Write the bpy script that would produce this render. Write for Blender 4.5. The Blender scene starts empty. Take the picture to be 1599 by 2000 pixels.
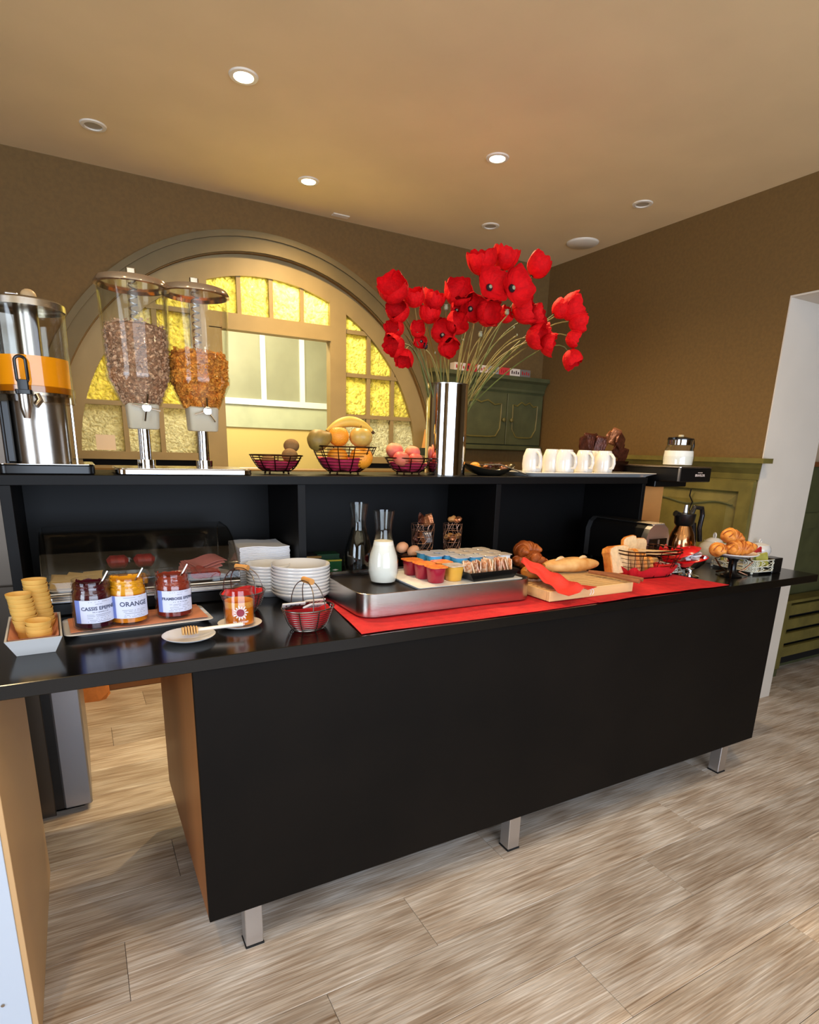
import bpy, math, random
from math import sin, cos, pi, radians, sqrt
from mathutils import Vector, Matrix
random.seed(7)
C = bpy.context.scene.collection
S = bpy.context.scene

# ---------------------------------------------------------------- camera
FPX, PPX, PPY = 1152.674, 800.0, 1182.673
CAM = Vector((-.197, -1.4, 1.412))
_w = Vector((.2595147, -.5044930, -.0377009))
_R = Matrix.Rotation(_w.length, 3, _w.normalized()) @ Matrix(((1, 0, 0), (0, 0, -1), (0, 1, 0)))
cd = bpy.data.cameras.new('camera'); cam = bpy.data.objects.new('camera', cd); C.objects.link(cam)
cd.sensor_fit = 'VERTICAL'; cd.sensor_height = 36; cd.sensor_width = 36
cd.lens = FPX / 2000 * 36; cd.shift_y = (PPY - 1000) / 2000; cd.clip_start = .02
rx, dn, fw = _R[0], _R[1], _R[2]
cam.matrix_world = Matrix(((rx[0], -dn[0], -fw[0], CAM.x), (rx[1], -dn[1], -fw[1], CAM.y), (rx[2], -dn[2], -fw[2], CAM.z), (0, 0, 0, 1)))
S.camera = cam

def at(px, py, x=None, y=None, z=None):
    d = _R.transposed() @ Vector(((px - PPX) / FPX, (py - PPY) / FPX, 1))
    t = (x - CAM.x) / d.x if x is not None else (y - CAM.y) / d.y if y is not None else (z - CAM.z) / d.z
    return CAM + d * t

# ---------------------------------------------------------------- light
S.view_settings.view_transform = 'Standard'; S.view_settings.look = 'None'
S.view_settings.exposure = 0.14; S.view_settings.gamma = 1.0; S.view_settings.use_curve_mapping = False
W = bpy.data.worlds.new('sky'); S.world = W; W.use_nodes = True
W.node_tree.nodes['Background'].inputs[0].default_value = (.62, .74, 1, 1)
W.node_tree.nodes['Background'].inputs[1].default_value = 1.0

def area(name, loc, rot, sx, sy, power, col):
    l = bpy.data.lights.new(name, 'AREA'); l.shape = 'RECTANGLE'; l.size = sx; l.size_y = sy; l.energy = power; l.color = col
    o = bpy.data.objects.new(name, l); o.location = loc; o.rotation_euler = rot; C.objects.link(o); return o
# daylight through the shop window behind the camera and the window of the left wall
area('daylight_front_window', (.6, -3.75, 1.45), (radians(90), 0, 0), 3.6, 2.0, 125, (.72, .84, 1))
area('daylight_side_window', (-2.95, -1.9, 1.5), (radians(90), 0, radians(-90)), 1.7, 1.7, 70, (.75, .86, 1))
# kitchen ceiling panel behind the arch
area('kitchen_ceiling_light', (1.0, 3.1, 2.62), (0, 0, 0), 1.6, .5, 38, (1, .90, .60))
kl = bpy.data.lights.new('kitchen_bulb', 'POINT'); kl.energy = 32; kl.color = (1, .93, .7); kl.shadow_soft_size = .06
ko = bpy.data.objects.new('kitchen_bulb', kl); ko.location = (1.08, 2.62, 2.40); C.objects.link(ko)
DOWN = [(.479, 1.147, 1), (.974, 1.851, 1), (1.622, 1.148, 1), (2.571, 1.142, 0), (2.094, 1.841, 0), (.015, 1.838, 0)]
DOWN_POWER = 24
FILL_SPOTS = [(-.6, -.6), (.8, -1.2), (2.1, -.4), (.5, -2.6)]  # unseen spots added out of frame to brighten the ceiling and room

# ---------------------------------------------------------------- materials
def lin(c): return tuple(((v / 255 + .055) / 1.055) ** 2.4 if v > 10 else v / 255 / 12.92 for v in c)
MATS = {}
def mat(name, col, rough=.5, metal=0, var=0, vscale=20, bump=0, bscale=60, spec=.5, coat=0, trans=0, ior=1.45, emit=0, sss=0, stretch=(1, 1, 1), col2=None, alpha=None):
    if name in MATS: return MATS[name]
    m = bpy.data.materials.new(name); m.use_nodes = True; nt = m.node_tree; N = nt.nodes; L = nt.links
    b = N['Principled BSDF']; c = lin(col)
    b.inputs['Base Color'].default_value = (*c, 1); b.inputs['Roughness'].default_value = rough
    b.inputs['Metallic'].default_value = metal; b.inputs['Specular IOR Level'].default_value = spec
    b.inputs['Coat Weight'].default_value = coat; b.inputs['Coat Roughness'].default_value = .08
    b.inputs['Transmission Weight'].default_value = trans; b.inputs['IOR'].default_value = ior
    if alpha is not None: b.inputs['Alpha'].default_value = alpha
    if sss: b.inputs['Subsurface Weight'].default_value = sss; b.inputs['Subsurface Scale'].default_value = .02
    if emit: b.inputs['Emission Color'].default_value = (*c, 1); b.inputs['Emission Strength'].default_value = emit
    tc = N.new('ShaderNodeTexCoord'); mp = N.new('ShaderNodeMapping'); mp.inputs['Scale'].default_value = stretch
    L.new(tc.outputs['Object'], mp.inputs['Vector'])
    if var or col2:
        n = N.new('ShaderNodeTexNoise'); n.inputs['Scale'].default_value = vscale; n.inputs['Detail'].default_value = 4
        L.new(mp.outputs[0], n.inputs['Vector'])
        r = N.new('ShaderNodeValToRGB'); r.color_ramp.elements[0].position = .35; r.color_ramp.elements[1].position = .65
        c2 = lin(col2) if col2 else tuple(min(1, v * (1 + var)) for v in c)
        r.color_ramp.elements[0].color = (*(c if col2 else tuple(v * (1 - var) for v in c)), 1); r.color_ramp.elements[1].color = (*c2, 1)
        L.new(n.outputs['Fac'], r.inputs[0]); L.new(r.outputs[0], b.inputs['Base Color'])
    if bump:
        n = N.new('ShaderNodeTexNoise'); n.inputs['Scale'].default_value = bscale; n.inputs['Detail'].default_value = 3
        L.new(mp.outputs[0], n.inputs['Vector'])
        k = N.new('ShaderNodeBump'); k.inputs['Strength'].default_value = bump; k.inputs['Distance'].default_value = .01
        L.new(n.outputs['Fac'], k.inputs['Height']); L.new(k.outputs[0], b.inputs['Normal'])
    MATS[name] = m; return m

def glass(name, tint=(1, 1, 1), rough=.02, f0=1.5, dens=1.0):
    if name in MATS: return MATS[name]
    m = bpy.data.materials.new(name); m.use_nodes = True; nt = m.node_tree; N = nt.nodes; L = nt.links
    N.remove(N['Principled BSDF']); out = N['Material Output']
    t = N.new('ShaderNodeBsdfTransparent'); t.inputs[0].default_value = (*tint, 1)
    g = N.new('ShaderNodeBsdfGlossy'); g.inputs['Roughness'].default_value = rough
    lw = N.new('ShaderNodeLayerWeight'); lw.inputs['Blend'].default_value = .5
    pw = N.new('ShaderNodeMath'); pw.operation = 'POWER'; L.new(lw.outputs['Facing'], pw.inputs[0]); pw.inputs[1].default_value = 3.2
    fr = N.new('ShaderNodeMath'); fr.operation = 'MULTIPLY_ADD'; L.new(pw.outputs[0], fr.inputs[0]); fr.inputs[1].default_value = .55 * (f0 - .5); fr.inputs[2].default_value = .035 * (f0 - .5)
    fr.use_clamp = True
    x = N.new('ShaderNodeMixShader'); L.new(fr.outputs[0], x.inputs[0]); L.new(t.outputs[0], x.inputs[1]); L.new(g.outputs[0], x.inputs[2])
    L.new(x.outputs[0], out.inputs[0]); MATS[name] = m; return m

def textured_glass(name, col, clear=.35, scale=38, strength=.6):
    m = bpy.data.materials.new(name); m.use_nodes = True; nt = m.node_tree; N = nt.nodes; L = nt.links
    N.remove(N['Principled BSDF']); out = N['Material Output']
    tc = N.new('ShaderNodeTexCoord'); vo = N.new('ShaderNodeTexVoronoi'); vo.inputs['Scale'].default_value = scale
    no = N.new('ShaderNodeTexNoise'); no.inputs['Scale'].default_value = scale * .8; no.inputs['Detail'].default_value = 2
    L.new(tc.outputs['Object'], no.inputs['Vector']); L.new(no.outputs['Color'], vo.inputs['Vector'])
    mx = N.new('ShaderNodeMixRGB'); mx.inputs[0].default_value = .35
    L.new(tc.outputs['Object'], mx.inputs[1]); L.new(no.outputs['Color'], mx.inputs[2]); L.new(mx.outputs[0], vo.inputs['Vector'])
    vo.inputs['Scale'].default_value = scale * .7
    bu = N.new('ShaderNodeBump'); bu.inputs['Strength'].default_value = strength; bu.inputs['Distance'].default_value = .02
    L.new(vo.outputs['Distance'], bu.inputs['Height'])
    tr = N.new('ShaderNodeBsdfTranslucent'); tr.inputs[0].default_value = (*col, 1); L.new(bu.outputs[0], tr.inputs['Normal'])
    ramp = N.new('ShaderNodeMapRange'); ramp.inputs[1].default_value = 0; ramp.inputs[2].default_value = .75; ramp.inputs[3].default_value = .55; ramp.inputs[4].default_value = 1
    L.new(vo.outputs['Distance'], ramp.inputs[0])
    sc = N.new('ShaderNodeMixRGB'); sc.blend_type = 'MULTIPLY'; sc.inputs[0].default_value = 1; sc.inputs[1].default_value = (*col, 1)
    L.new(ramp.outputs[0], sc.inputs[2]); L.new(sc.outputs[0], tr.inputs[0])
    tp = N.new('ShaderNodeBsdfTransparent'); tp.inputs[0].default_value = (*[v ** .6 for v in col], 1)
    gl = N.new('ShaderNodeBsdfGlossy'); gl.inputs['Roughness'].default_value = .15; L.new(bu.outputs[0], gl.inputs['Normal'])
    a = N.new('ShaderNodeMixShader'); a.inputs[0].default_value = clear; L.new(tr.outputs[0], a.inputs[1]); L.new(tp.outputs[0], a.inputs[2])
    b = N.new('ShaderNodeMixShader'); b.inputs[0].default_value = .06; L.new(a.outputs[0], b.inputs[1]); L.new(gl.outputs[0], b.inputs[2])
    L.new(b.outputs[0], out.inputs[0]); MATS[name] = m; return m

def wood_floor():
    m = bpy.data.materials.new('oak_vinyl_plank'); m.use_nodes = True; nt = m.node_tree; N = nt.nodes; L = nt.links
    b = N['Principled BSDF']; tc = N.new('ShaderNodeTexCoord'); oi = N.new('ShaderNodeObjectInfo')
    ad = N.new('ShaderNodeVectorMath'); ad.operation = 'MULTIPLY_ADD'
    cmb = N.new('ShaderNodeCombineXYZ')
    for i in range(3): L.new(oi.outputs['Random'], cmb.inputs[i])
    ad.inputs[1].default_value = (37, 23, 11); L.new(cmb.outputs[0], ad.inputs[0]); L.new(tc.outputs['Object'], ad.inputs[2])
    def noise(scale, st, det=5, dist=0.):
        mp = N.new('ShaderNodeMapping'); mp.inputs['Scale'].default_value = st; L.new(ad.outputs[0], mp.inputs[0])
        n = N.new('ShaderNodeTexNoise'); n.inputs['Scale'].default_value = scale; n.inputs['Detail'].default_value = det; n.inputs['Distortion'].default_value = dist
        L.new(mp.outputs[0], n.inputs[0]); return n
    big = noise(2.6, (.5, 2.2, 1), 3, .8); grain = noise(10, (.38, 14, 1), 8, .9); fine = noise(46, (.28, 7, 1), 4)
    wv = N.new('ShaderNodeTexWave'); wv.wave_type = 'RINGS'; wv.rings_direction = 'Y'; wv.inputs['Scale'].default_value = 2.2; wv.inputs['Distortion'].default_value = 7; wv.inputs['Detail'].default_value = 4; wv.inputs['Detail Scale'].default_value = 1.3
    mp = N.new('ShaderNodeMapping'); mp.inputs['Scale'].default_value = (.45, 5.5, 1); L.new(ad.outputs[0], mp.inputs[0]); L.new(mp.outputs[0], wv.inputs[0])
    r1 = N.new('ShaderNodeValToRGB'); e = r1.color_ramp.elements
    e[0].position = .24; e[0].color = (*lin((140, 116, 94)), 1); e[1].position = .78; e[1].color = (*lin((226, 220, 214)), 1)
    mid = r1.color_ramp.elements.new(.5); mid.color = (*lin((188, 173, 158)), 1)
    m1 = N.new('ShaderNodeMath'); m1.operation = 'MULTIPLY_ADD'; L.new(grain.outputs['Fac'], m1.inputs[0]); m1.inputs[1].default_value = .85
    m2 = N.new('ShaderNodeMath'); m2.operation = 'MULTIPLY'; L.new(wv.outputs['Fac'], m2.inputs[0]); m2.inputs[1].default_value = .13; L.new(m2.outputs[0], m1.inputs[2])
    m3 = N.new('ShaderNodeMath'); m3.operation = 'ADD'; L.new(m1.outputs[0], m3.inputs[0]); L.new(m3.outputs[0], r1.inputs[0])
    m4 = N.new('ShaderNodeMath'); m4.operation = 'MULTIPLY_ADD'; L.new(big.outputs['Fac'], m4.inputs[0]); m4.inputs[1].default_value = .24; m4.inputs[2].default_value = -.10; L.new(m4.outputs[0], m3.inputs[1])
    tone = N.new('ShaderNodeMapRange'); L.new(oi.outputs['Random'], tone.inputs[0]); tone.inputs[3].default_value = .78; tone.inputs[4].default_value = 1.08
    mu = N.new('ShaderNodeMixRGB'); mu.blend_type = 'MULTIPLY'; mu.inputs[0].default_value = 1; L.new(r1.outputs[0], mu.inputs[1]); L.new(tone.outputs[0], mu.inputs[2])
    fr = N.new('ShaderNodeMapRange'); L.new(fine.outputs['Fac'], fr.inputs[0]); fr.inputs[1].default_value = .3; fr.inputs[2].default_value = .7; fr.inputs[3].default_value = .72; fr.inputs[4].default_value = 1.15
    mv = N.new('ShaderNodeMixRGB'); mv.blend_type = 'MULTIPLY'; mv.inputs[0].default_value = 1; L.new(mu.outputs[0], mv.inputs[1]); L.new(fr.outputs[0], mv.inputs[2])
    L.new(mv.outputs[0], b.inputs['Base Color']); b.inputs['Roughness'].default_value = .42
    bu = N.new('ShaderNodeBump'); bu.inputs['Strength'].default_value = .15; bu.inputs['Distance'].default_value = .002; L.new(grain.outputs['Fac'], bu.inputs['Height']); L.new(bu.outputs[0], b.inputs['Normal'])
    return m

m_floor = wood_floor()
m_ceil = mat('ceiling_paint', (226, 202, 158), .8, var=.03, vscale=3)
m_wall = mat('brown_wall_paint', (112, 85, 44), .75, var=.07, vscale=60, bump=.1, bscale=200)
m_frame = mat('olive_frame_paint', (140, 122, 82), .5, var=.06, vscale=8)
m_mould = mat('olive_moulding_paint', (104, 90, 58), .6, var=.06, vscale=8)
m_green = mat('distressed_green_paint', (106, 96, 46), .5, var=.18, vscale=9, bump=.15, bscale=30)
m_greend = mat('dark_green_paint', (78, 80, 50), .5, var=.15, vscale=9)
m_white = mat('white_plaster', (212, 203, 190), .7, var=.02, vscale=4)
m_blackl = mat('black_laminate', (10, 9, 8), .17, spec=.45)
m_blackp = mat('black_panel', (13, 9, 6), .6, spec=.15, var=.25, vscale=2.5)
m_blacks = mat('black_shelf_board', (9, 8, 8), .5, spec=.22)
m_alu = mat('brushed_aluminium', (205, 205, 208), .35, 1)
m_steel = mat('brushed_steel', (190, 182, 172), .24, 1, bump=.04, bscale=40, stretch=(1, 1, 40))
m_chrome = mat('chrome', (225, 225, 225), .06, 1)
m_blackpl = mat('black_plastic', (14, 13, 13), .3)
m_rubber = mat('black_rubber', (10, 10, 10), .7)
m_tan = mat('tan_melamine', (196, 158, 112), .45)
m_orangew = mat('stained_wood_side', (148, 92, 44), .4, var=.12, vscale=6, stretch=(1, 1, .2))
m_whitelam = mat('white_laminate', (228, 232, 236), .3)
m_ceramic = mat('white_porcelain', (216, 214, 211), .12, coat=.4)
m_wire = mat('dark_bronze_wire', (58, 36, 28), .35, 1)
m_wireg = mat('grey_wire', (120, 112, 104), .3, 1)
m_red = mat('red_fabric', (196, 24, 34), .8, var=.12, vscale=30, bump=.2, bscale=150)
m_redn = mat('coral_red_napkin', (226, 58, 46), .75, var=.1, vscale=20, bump=.2, bscale=150)
m_pink = mat('crimson_liner', (170, 34, 66), .7, var=.1, vscale=40)
m_grip = mat('beech_grip', (196, 140, 76), .5)
m_lightw = mat('light_beech', (218, 178, 122), .5, var=.08, vscale=12, stretch=(.3, 3, 3))
m_glass = glass('clear_glass', (.97, .98, .97), .02, 1.5)
m_acryl = glass('clear_acrylic', (.96, .96, .93), .03, 1.42)
m_smoke = glass('display_cover_acrylic', (.72, .68, .62), .06, 1.6)
m_milk = mat('milk', (236, 234, 228), .35)
m_frost = mat('frosted_spout', (205, 198, 176), .4, trans=.3)

# ---------------------------------------------------------------- mesh helpers
class M:
    def __init__(s): s.v = []; s.f = []; s.T = None
    def add(s, vs, fs):
        k = len(s.v); vs = [Vector(p) for p in vs]
        if s.T is not None: vs = [s.T @ p for p in vs]
        s.v += vs; s.f += [tuple(i + k for i in f) for f in fs]; return s
    def box(s, x0, y0, z0, x1, y1, z1):
        return s.add([(x0, y0, z0), (x1, y0, z0), (x1, y1, z0), (x0, y1, z0), (x0, y0, z1), (x1, y0, z1), (x1, y1, z1), (x0, y1, z1)],
                     [(3, 2, 1, 0), (4, 5, 6, 7), (0, 1, 5, 4), (1, 2, 6, 5), (2, 3, 7, 6), (3, 0, 4, 7)])
    def loops(s, L, cap0=True, cap1=True):
        n = len(L[0]); vs = [p for l in L for p in l]; fs = []
        for k in range(len(L) - 1):
            for i in range(n): a = k * n + i; b = k * n + (i + 1) % n; fs.append((a, b, b + n, a + n))
        if cap0: fs.append(tuple(range(n - 1, -1, -1)))
        if cap1: fs.append(tuple(range((len(L) - 1) * n, len(L) * n)))
        return s.add(vs, fs)
    def rr(s, cx, cy, w, d, r, z0, z1, c=.002, n=4, w0=None, d0=None):
        w0 = w0 or w; d0 = d0 or d
        def ring(w, d, r, z):
            r = max(1e-4, min(r, w / 2 - 1e-4, d / 2 - 1e-4)); o = []
            for q, (sx, sy) in enumerate(((1, 1), (-1, 1), (-1, -1), (1, -1))):
                for i in range(n + 1):
                    a = q * pi / 2 + i * pi / 2 / n; o.append((cx + sx * (w / 2 - r) + r * cos(a), cy + sy * (d / 2 - r) + r * sin(a), z))
            return o
        return s.loops([ring(w0 - 2 * c, d0 - 2 * c, r - c, z0), ring(w0, d0, r, z0 + c), ring(w, d, r, z1 - c), ring(w - 2 * c, d - 2 * c, r - c, z1)])
    def bb(s, x0, y0, z0, x1, y1, z1, c=.002):
        return s.rr((x0 + x1) / 2, (y0 + y1) / 2, x1 - x0, y1 - y0, c, z0, z1, c, 1)
    def lathe(s, prof, n=24, cx=0, cy=0, sx=1, sy=1, close=False):
        L = [[(cx + r * sx * cos(2 * pi * i / n), cy + r * sy * sin(2 * pi * i / n), z) for i in range(n)] for r, z in prof]
        if close: L.append(L[0])
        return s.loops(L, not close and prof[0][0] > 1e-5, not close and prof[-1][0] > 1e-5)
    def tube(s, pts, r, n=8, closed=False, rad=None):
        pts = [Vector(p) for p in pts]; m = len(pts); L = []; up = None
        for i, p in enumerate(pts):
            a = pts[(i - 1) % m] if closed or i else p; b = pts[(i + 1) % m] if closed or i < m - 1 else p
            t = (b - a).normalized() if (b - a).length > 1e-9 else Vector((0, 0, 1))
            if up is None: up = t.orthogonal().normalized()
            up = (up - t * up.dot(t));  up = up.normalized() if up.length > 1e-6 else t.orthogonal().normalized()
            w = t.cross(up); rr_ = rad[i] if rad else r
            L.append([tuple(p + (up * cos(2 * pi * k / n) + w * sin(2 * pi * k / n)) * rr_) for k in range(n)])
        if closed: L.append(L[0]); return s.loops(L, False, False)
        return s.loops(L)
    def ell(s, c, r, n=16, m=10):
        return s.loops([[(c[0] + r[0] * sin(pi * j / m) * cos(2 * pi * i / n), c[1] + r[1] * sin(pi * j / m) * sin(2 * pi * i / n), c[2] - r[2] * cos(pi * j / m)) for i in range(n)] for j in range(0, m + 1)], False, False)
    def xz(s, poly, y0, y1):
        n = len(poly); return s.loops([[(x, y1, z) for x, z in poly], [(x, y0, z) for x, z in poly]])
    def yz(s, poly, x0, x1):
        return s.loops([[(x0, y, z) for y, z in poly], [(x1, y, z) for y, z in poly]])
    def mesh(s, name):
        me = bpy.data.meshes.new(name); me.from_pydata([tuple(p) for p in s.v], [], s.f); me.validate(); me.update()
        return me
def fix(me, smooth, ang=40):
    import bmesh
    b = bmesh.new(); b.from_mesh(me); bmesh.ops.remove_doubles(b, verts=b.verts, dist=1e-6); bmesh.ops.recalc_face_normals(b, faces=b.faces); b.to_mesh(me); b.free()
    if smooth:
        me.polygons.foreach_set('use_smooth', [True] * len(me.polygons)); me.set_sharp_from_angle(angle=radians(ang))
def ob(name, mm, m, parent=None, smooth=True, ang=40, stuff=False, label=None):
    me = mm.mesh(name) if isinstance(mm, M) else mm
    if isinstance(mm, M): fix(me, smooth, ang)
    if m: me.materials.clear(); me.materials.append(m)
    o = bpy.data.objects.new(name, me); C.objects.link(o)
    if parent: o.parent = parent
    if stuff: o['kind'] = 'stuff'
    if label: o['label'] = label
    return o
def tag(o, label, cat, group=None):
    o['label'] = label; o['category'] = cat
    if group: o['group'] = group
    return o
def thing(name, label, cat, loc=(0, 0, 0), rz=0, group=None):
    o = bpy.data.objects.new(name, None); C.objects.link(o); o.empty_display_size = .05
    o.location = loc; o.rotation_euler = (0, 0, rz); return tag(o, label, cat, group)
def struct(name, mm, m, parent=None, smooth=False):
    o = ob(name, mm, m, parent, smooth)
    if not parent: o['kind'] = 'structure'
    return o
def sempty(name, loc=(0, 0, 0)):
    o = bpy.data.objects.new(name, None); C.objects.link(o); o.location = loc; o['kind'] = 'structure'; return o
def copy_tree(o, parent=None):
    c = o.copy(); C.objects.link(c)
    if parent: c.parent = parent
    for ch in list(o.children): copy_tree(ch, c)
    return c
def sheet(fn, nu, nv, th=0):
    mm = M(); vs = [fn(i / nu, j / nv) for j in range(nv + 1) for i in range(nu + 1)]
    fs = [(j * (nu + 1) + i, j * (nu + 1) + i + 1, (j + 1) * (nu + 1) + i + 1, (j + 1) * (nu + 1) + i) for j in range(nv) for i in range(nu)]
    mm.add(vs, fs)
    if th:
        k = len(vs); mm.add([(p[0], p[1], p[2] - th) for p in vs], [tuple(reversed(f)) for f in fs])
        b = [i for i in range(nu)] ; e = []
        for i in range(nu): e += [(i, i + 1), (nv * (nu + 1) + i + 1, nv * (nu + 1) + i)]
        for j in range(nv): e += [((j + 1) * (nu + 1), j * (nu + 1)), (j * (nu + 1) + nu, (j + 1) * (nu + 1) + nu)]
        mm.f += [(a, a + k, c + k, c) for a, c in e]
    return mm
def textmesh(s, size, align='CENTER', bold=0):
    cu = bpy.data.curves.new('lettering', 'FONT'); cu.body = s; cu.size = size; cu.align_x = align; cu.align_y = 'CENTER'; cu.offset = bold; cu.resolution_u = 2
    o = bpy.data.objects.new('lettering', cu); C.objects.link(o); dg = bpy.context.evaluated_depsgraph_get(); dg.update()
    me = bpy.data.meshes.new_from_object(o.evaluated_get(dg)); vs = [tuple(v.co) for v in me.vertices]; fs = [tuple(p.vertices) for p in me.polygons]
    bpy.data.objects.remove(o); bpy.data.curves.remove(cu); return vs, fs
def wrap(vs, r, z, a0):   # bend flat lettering (x,y) around a vertical cylinder, centred on the angle a0
    return [(r * cos(a0 + x / r), r * sin(a0 + x / r), z + y) for x, y, *_ in vs]

# ================================================================ structure
XR, YB, H = 2.935, 2.26, 2.705
XL, YF = -3.0, -3.8
# floor planks
fl = sempty('floor'); PW, PL = .215, 1.22
pm = M(); pm.bb(0, 0, -.012, PL - .0012, PW - .0012, 0, .0009); pme = pm.mesh('floor_plank'); fix(pme, False)
pme.materials.append(m_floor)
seam = {0: .602, 1: 1.473, 2: .935, 3: 1.635, 4: .2, 5: 1.1}
first = True
for k in range(-11, 18):
    yy = .008 - PW * (k + 1); s0 = seam.get(k, (k * .517 + .31) % PL)
    x = s0 - PL * 5
    while x < 5.6:
        if x > XL - PL:
            if not (yy > YB or yy < YF - PW):
                o = bpy.data.objects.new('floor_plank', pme); C.objects.link(o); o.parent = fl; o.location = (x, yy, 0)
        x += PL
struct('floor_screed', M().box(XL - .1, YF - .1, -.1, 6.2, 4.6, -.013), mat('grey_screed', (90, 84, 76), .8))
# ceiling
struct('ceiling', M().box(XL, YF, H, 6.2, YB + .25, H + .1), m_ceil)
# back wall with the arched opening
AX, AZ, AR, AG = .865, 1.32, 1.128, 1.02
BZ = 1.27
wb = M(); TH = .25
wb.box(XL, YB, 0, 6.2, YB + TH, BZ)
wb.box(XL, YB, BZ, AX - AR, YB + TH, H); wb.box(AX + AR, YB, BZ, XR + .495, YB + TH, H)
n = 48; prev = None
for i in range(n + 1):
    a = pi - pi * i / n; p = (AX + AR * cos(a), AZ + AR * sin(a))
    if prev: wb.xz([prev, p, (p[0], H), (prev[0], H)], YB, YB + TH)
    prev = p
struct('wall_back', wb, m_wall)
def ring(r0, r1, y0, y1, z0=None, n=48):
    mm = M()
    L = []
    pts = [(pi * i / n) for i in range(n + 1)]
    sec = lambda a: [(AX + r0 * cos(a), y0, AZ + r0 * sin(a)), (AX + r1 * cos(a), y0, AZ + r1 * sin(a)), (AX + r1 * cos(a), y1, AZ + r1 * sin(a)), (AX + r0 * cos(a), y1, AZ + r0 * sin(a))]
    mm.loops([sec(a) for a in pts])
    if z0 is not None:
        mm.box(AX + r0, y0, z0, AX + r1, y1, AZ); mm.box(AX - r1, y0, z0, AX - r0, y1, AZ)
    return mm
struct('trim_1', ring(AR + .005, AR + .105, YB - .014, YB, BZ - .3), m_mould, smooth=True)
struct('trim_2', ring(AR + .075, AR + .105, YB - .024, YB - .014, BZ - .3), m_mould, smooth=True)
# the arched glazed frame
win = sempty('window_1', (0, 0, 0))
fy0, fy1 = YB + .03, YB + .09
ob('arch_frame', ring(AG, AR, fy0, fy1, BZ), m_frame, win, True)
fm = M()
def clipz(x): return AZ + sqrt(max(0, (AG + .01) ** 2 - (x - AX) ** 2))
ob('stile', M().xz([(.44, BZ), (.605, BZ), (.605, 2.05), (.535, 2.05), (.535, clipz(.535)), (.44, clipz(.44))], fy0 - .005, fy1), m_frame, win, False)
ob('stile', M().xz([(1.256, BZ), (1.362, BZ), (1.362, clipz(1.362)), (1.256, clipz(1.256))], fy0 - .005, fy1), m_frame, win, False)
ob('transom', M().box(.535, fy0 - .005, 2.045, 1.256, fy1, 2.132), m_frame, win, False)
ob('glazing_bead', M().box(.605, fy0 - .012, 2.045, 1.256, fy0 - .005, 2.055), m_frame, win, False)
XL_, XRt = [-.16, .07, .255, .44], [1.362, 1.525, 1.70, 1.885]
zr = [1.36, 1.612, 1.862, 2.115, 2.4]
for xs in (.712, .8975, 1.084): ob('glazing_bar', M().box(xs - .012, fy0 + .008, 2.13, xs + .012, fy1 - .008, clipz(xs)), m_frame, win, False)
for xs in (.07, .255): ob('glazing_bar', M().box(xs - .013, fy0 + .008, 1.36, xs + .013, fy1 - .008, clipz(xs)), m_frame, win, False)
for xs in (1.525, 1.70): ob('glazing_bar', M().box(xs - .013, fy0 + .008, 1.36, xs + .013, fy1 - .008, clipz(xs)), m_frame, win, False)
for z in zr[1:4]:
    hw = sqrt(AG ** 2 - (z - AZ) ** 2)
    ob('glazing_bar', M().box(AX - hw - .01, fy0 + .006, z - .012, .44, fy1 - .006, z + .012), m_frame, win, False)
    ob('glazing_bar', M().box(1.362, fy0 + .006, z - .012, AX + hw + .01, fy1 - .006, z + .012), m_frame, win, False)
for a, b in ((AX - AR, .44), (1.362, AX + AR)):
    ob('bottom_rail', M().box(a, fy0 - .005, 1.318, b, fy1, 1.36), m_frame, win, False)
    ob('bottom_rail', M().box(a, fy0, BZ, b, fy1, 1.285), m_frame, win, False)
    ob('recess_back', M().box(a, fy1 - .012, 1.285, b, fy1, 1.318), mat('dark_recess', (24, 20, 14), .8), win, False)
m_yel = textured_glass('yellow_hammered_glass', (.97, .91, .38), .22, 22, 1.0)
m_wht = textured_glass('white_hammered_glass', (.86, .86, .74), .35, 26, 1.0)
def pane(x0, x1, z0, z1, m, name='glass_pane'):
    x0 = max(x0, AX - AG - .005); x1 = min(x1, AX + AG + .005); N_ = 8; up = []
    for i in range(N_ + 1):
        x = x0 + (x1 - x0) * i / N_; up.append((x, min(z1, clipz(x))))
    up = [p for p in up if p[1] > z0 + .004]
    if len(up) < 2: return
    poly = [(up[0][0], z0), (up[-1][0], z0)] + up[::-1]
    ob(name, M().xz(poly, YB + .057, YB + .061), m, win, False)
for xs in (XL_, XRt):
    for i in range(3):
        for k in range(4): pane(xs[i], xs[i + 1], zr[k], zr[k + 1], m_wht if k == 0 else m_yel)
tx = [.535, .712, .8975, 1.084, 1.256]
for i in range(4): pane(tx[i], tx[i + 1], 2.132, 2.5, m_yel)
o = ob('paper_notice', M().box(-.083, 0, 0, .012, .001, .08), mat('notice_paper', (222, 206, 190), .8), None, False); o.location = (0, YB + .054, 1.365)
tag(o, 'small plain paper notice stuck on the bottom left glass pane of the arch', 'notice')
# baseboard of the back wall
struct('baseboard_back', M().bb(XL, YB - .018, 0, XR, YB, .13, .004), mat('brown_baseboard', (120, 78, 40), .5))
# right wall (thick) with white jamb, lintel over the passage
JY = .486
struct('wall_right', M().box(XR, JY, 0, XR + .495, YB, H).box(XR, YF, 2.19, XR + .495, JY, H), m_wall)
struct('trim_3', M().box(XR + .002, JY - .006, 0, XR + .495, JY, 2.19), m_white)
struct('trim_4', M().box(XR + .002, YF, 2.182, XR + .495, JY - .006, 2.19), m_white)
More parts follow.
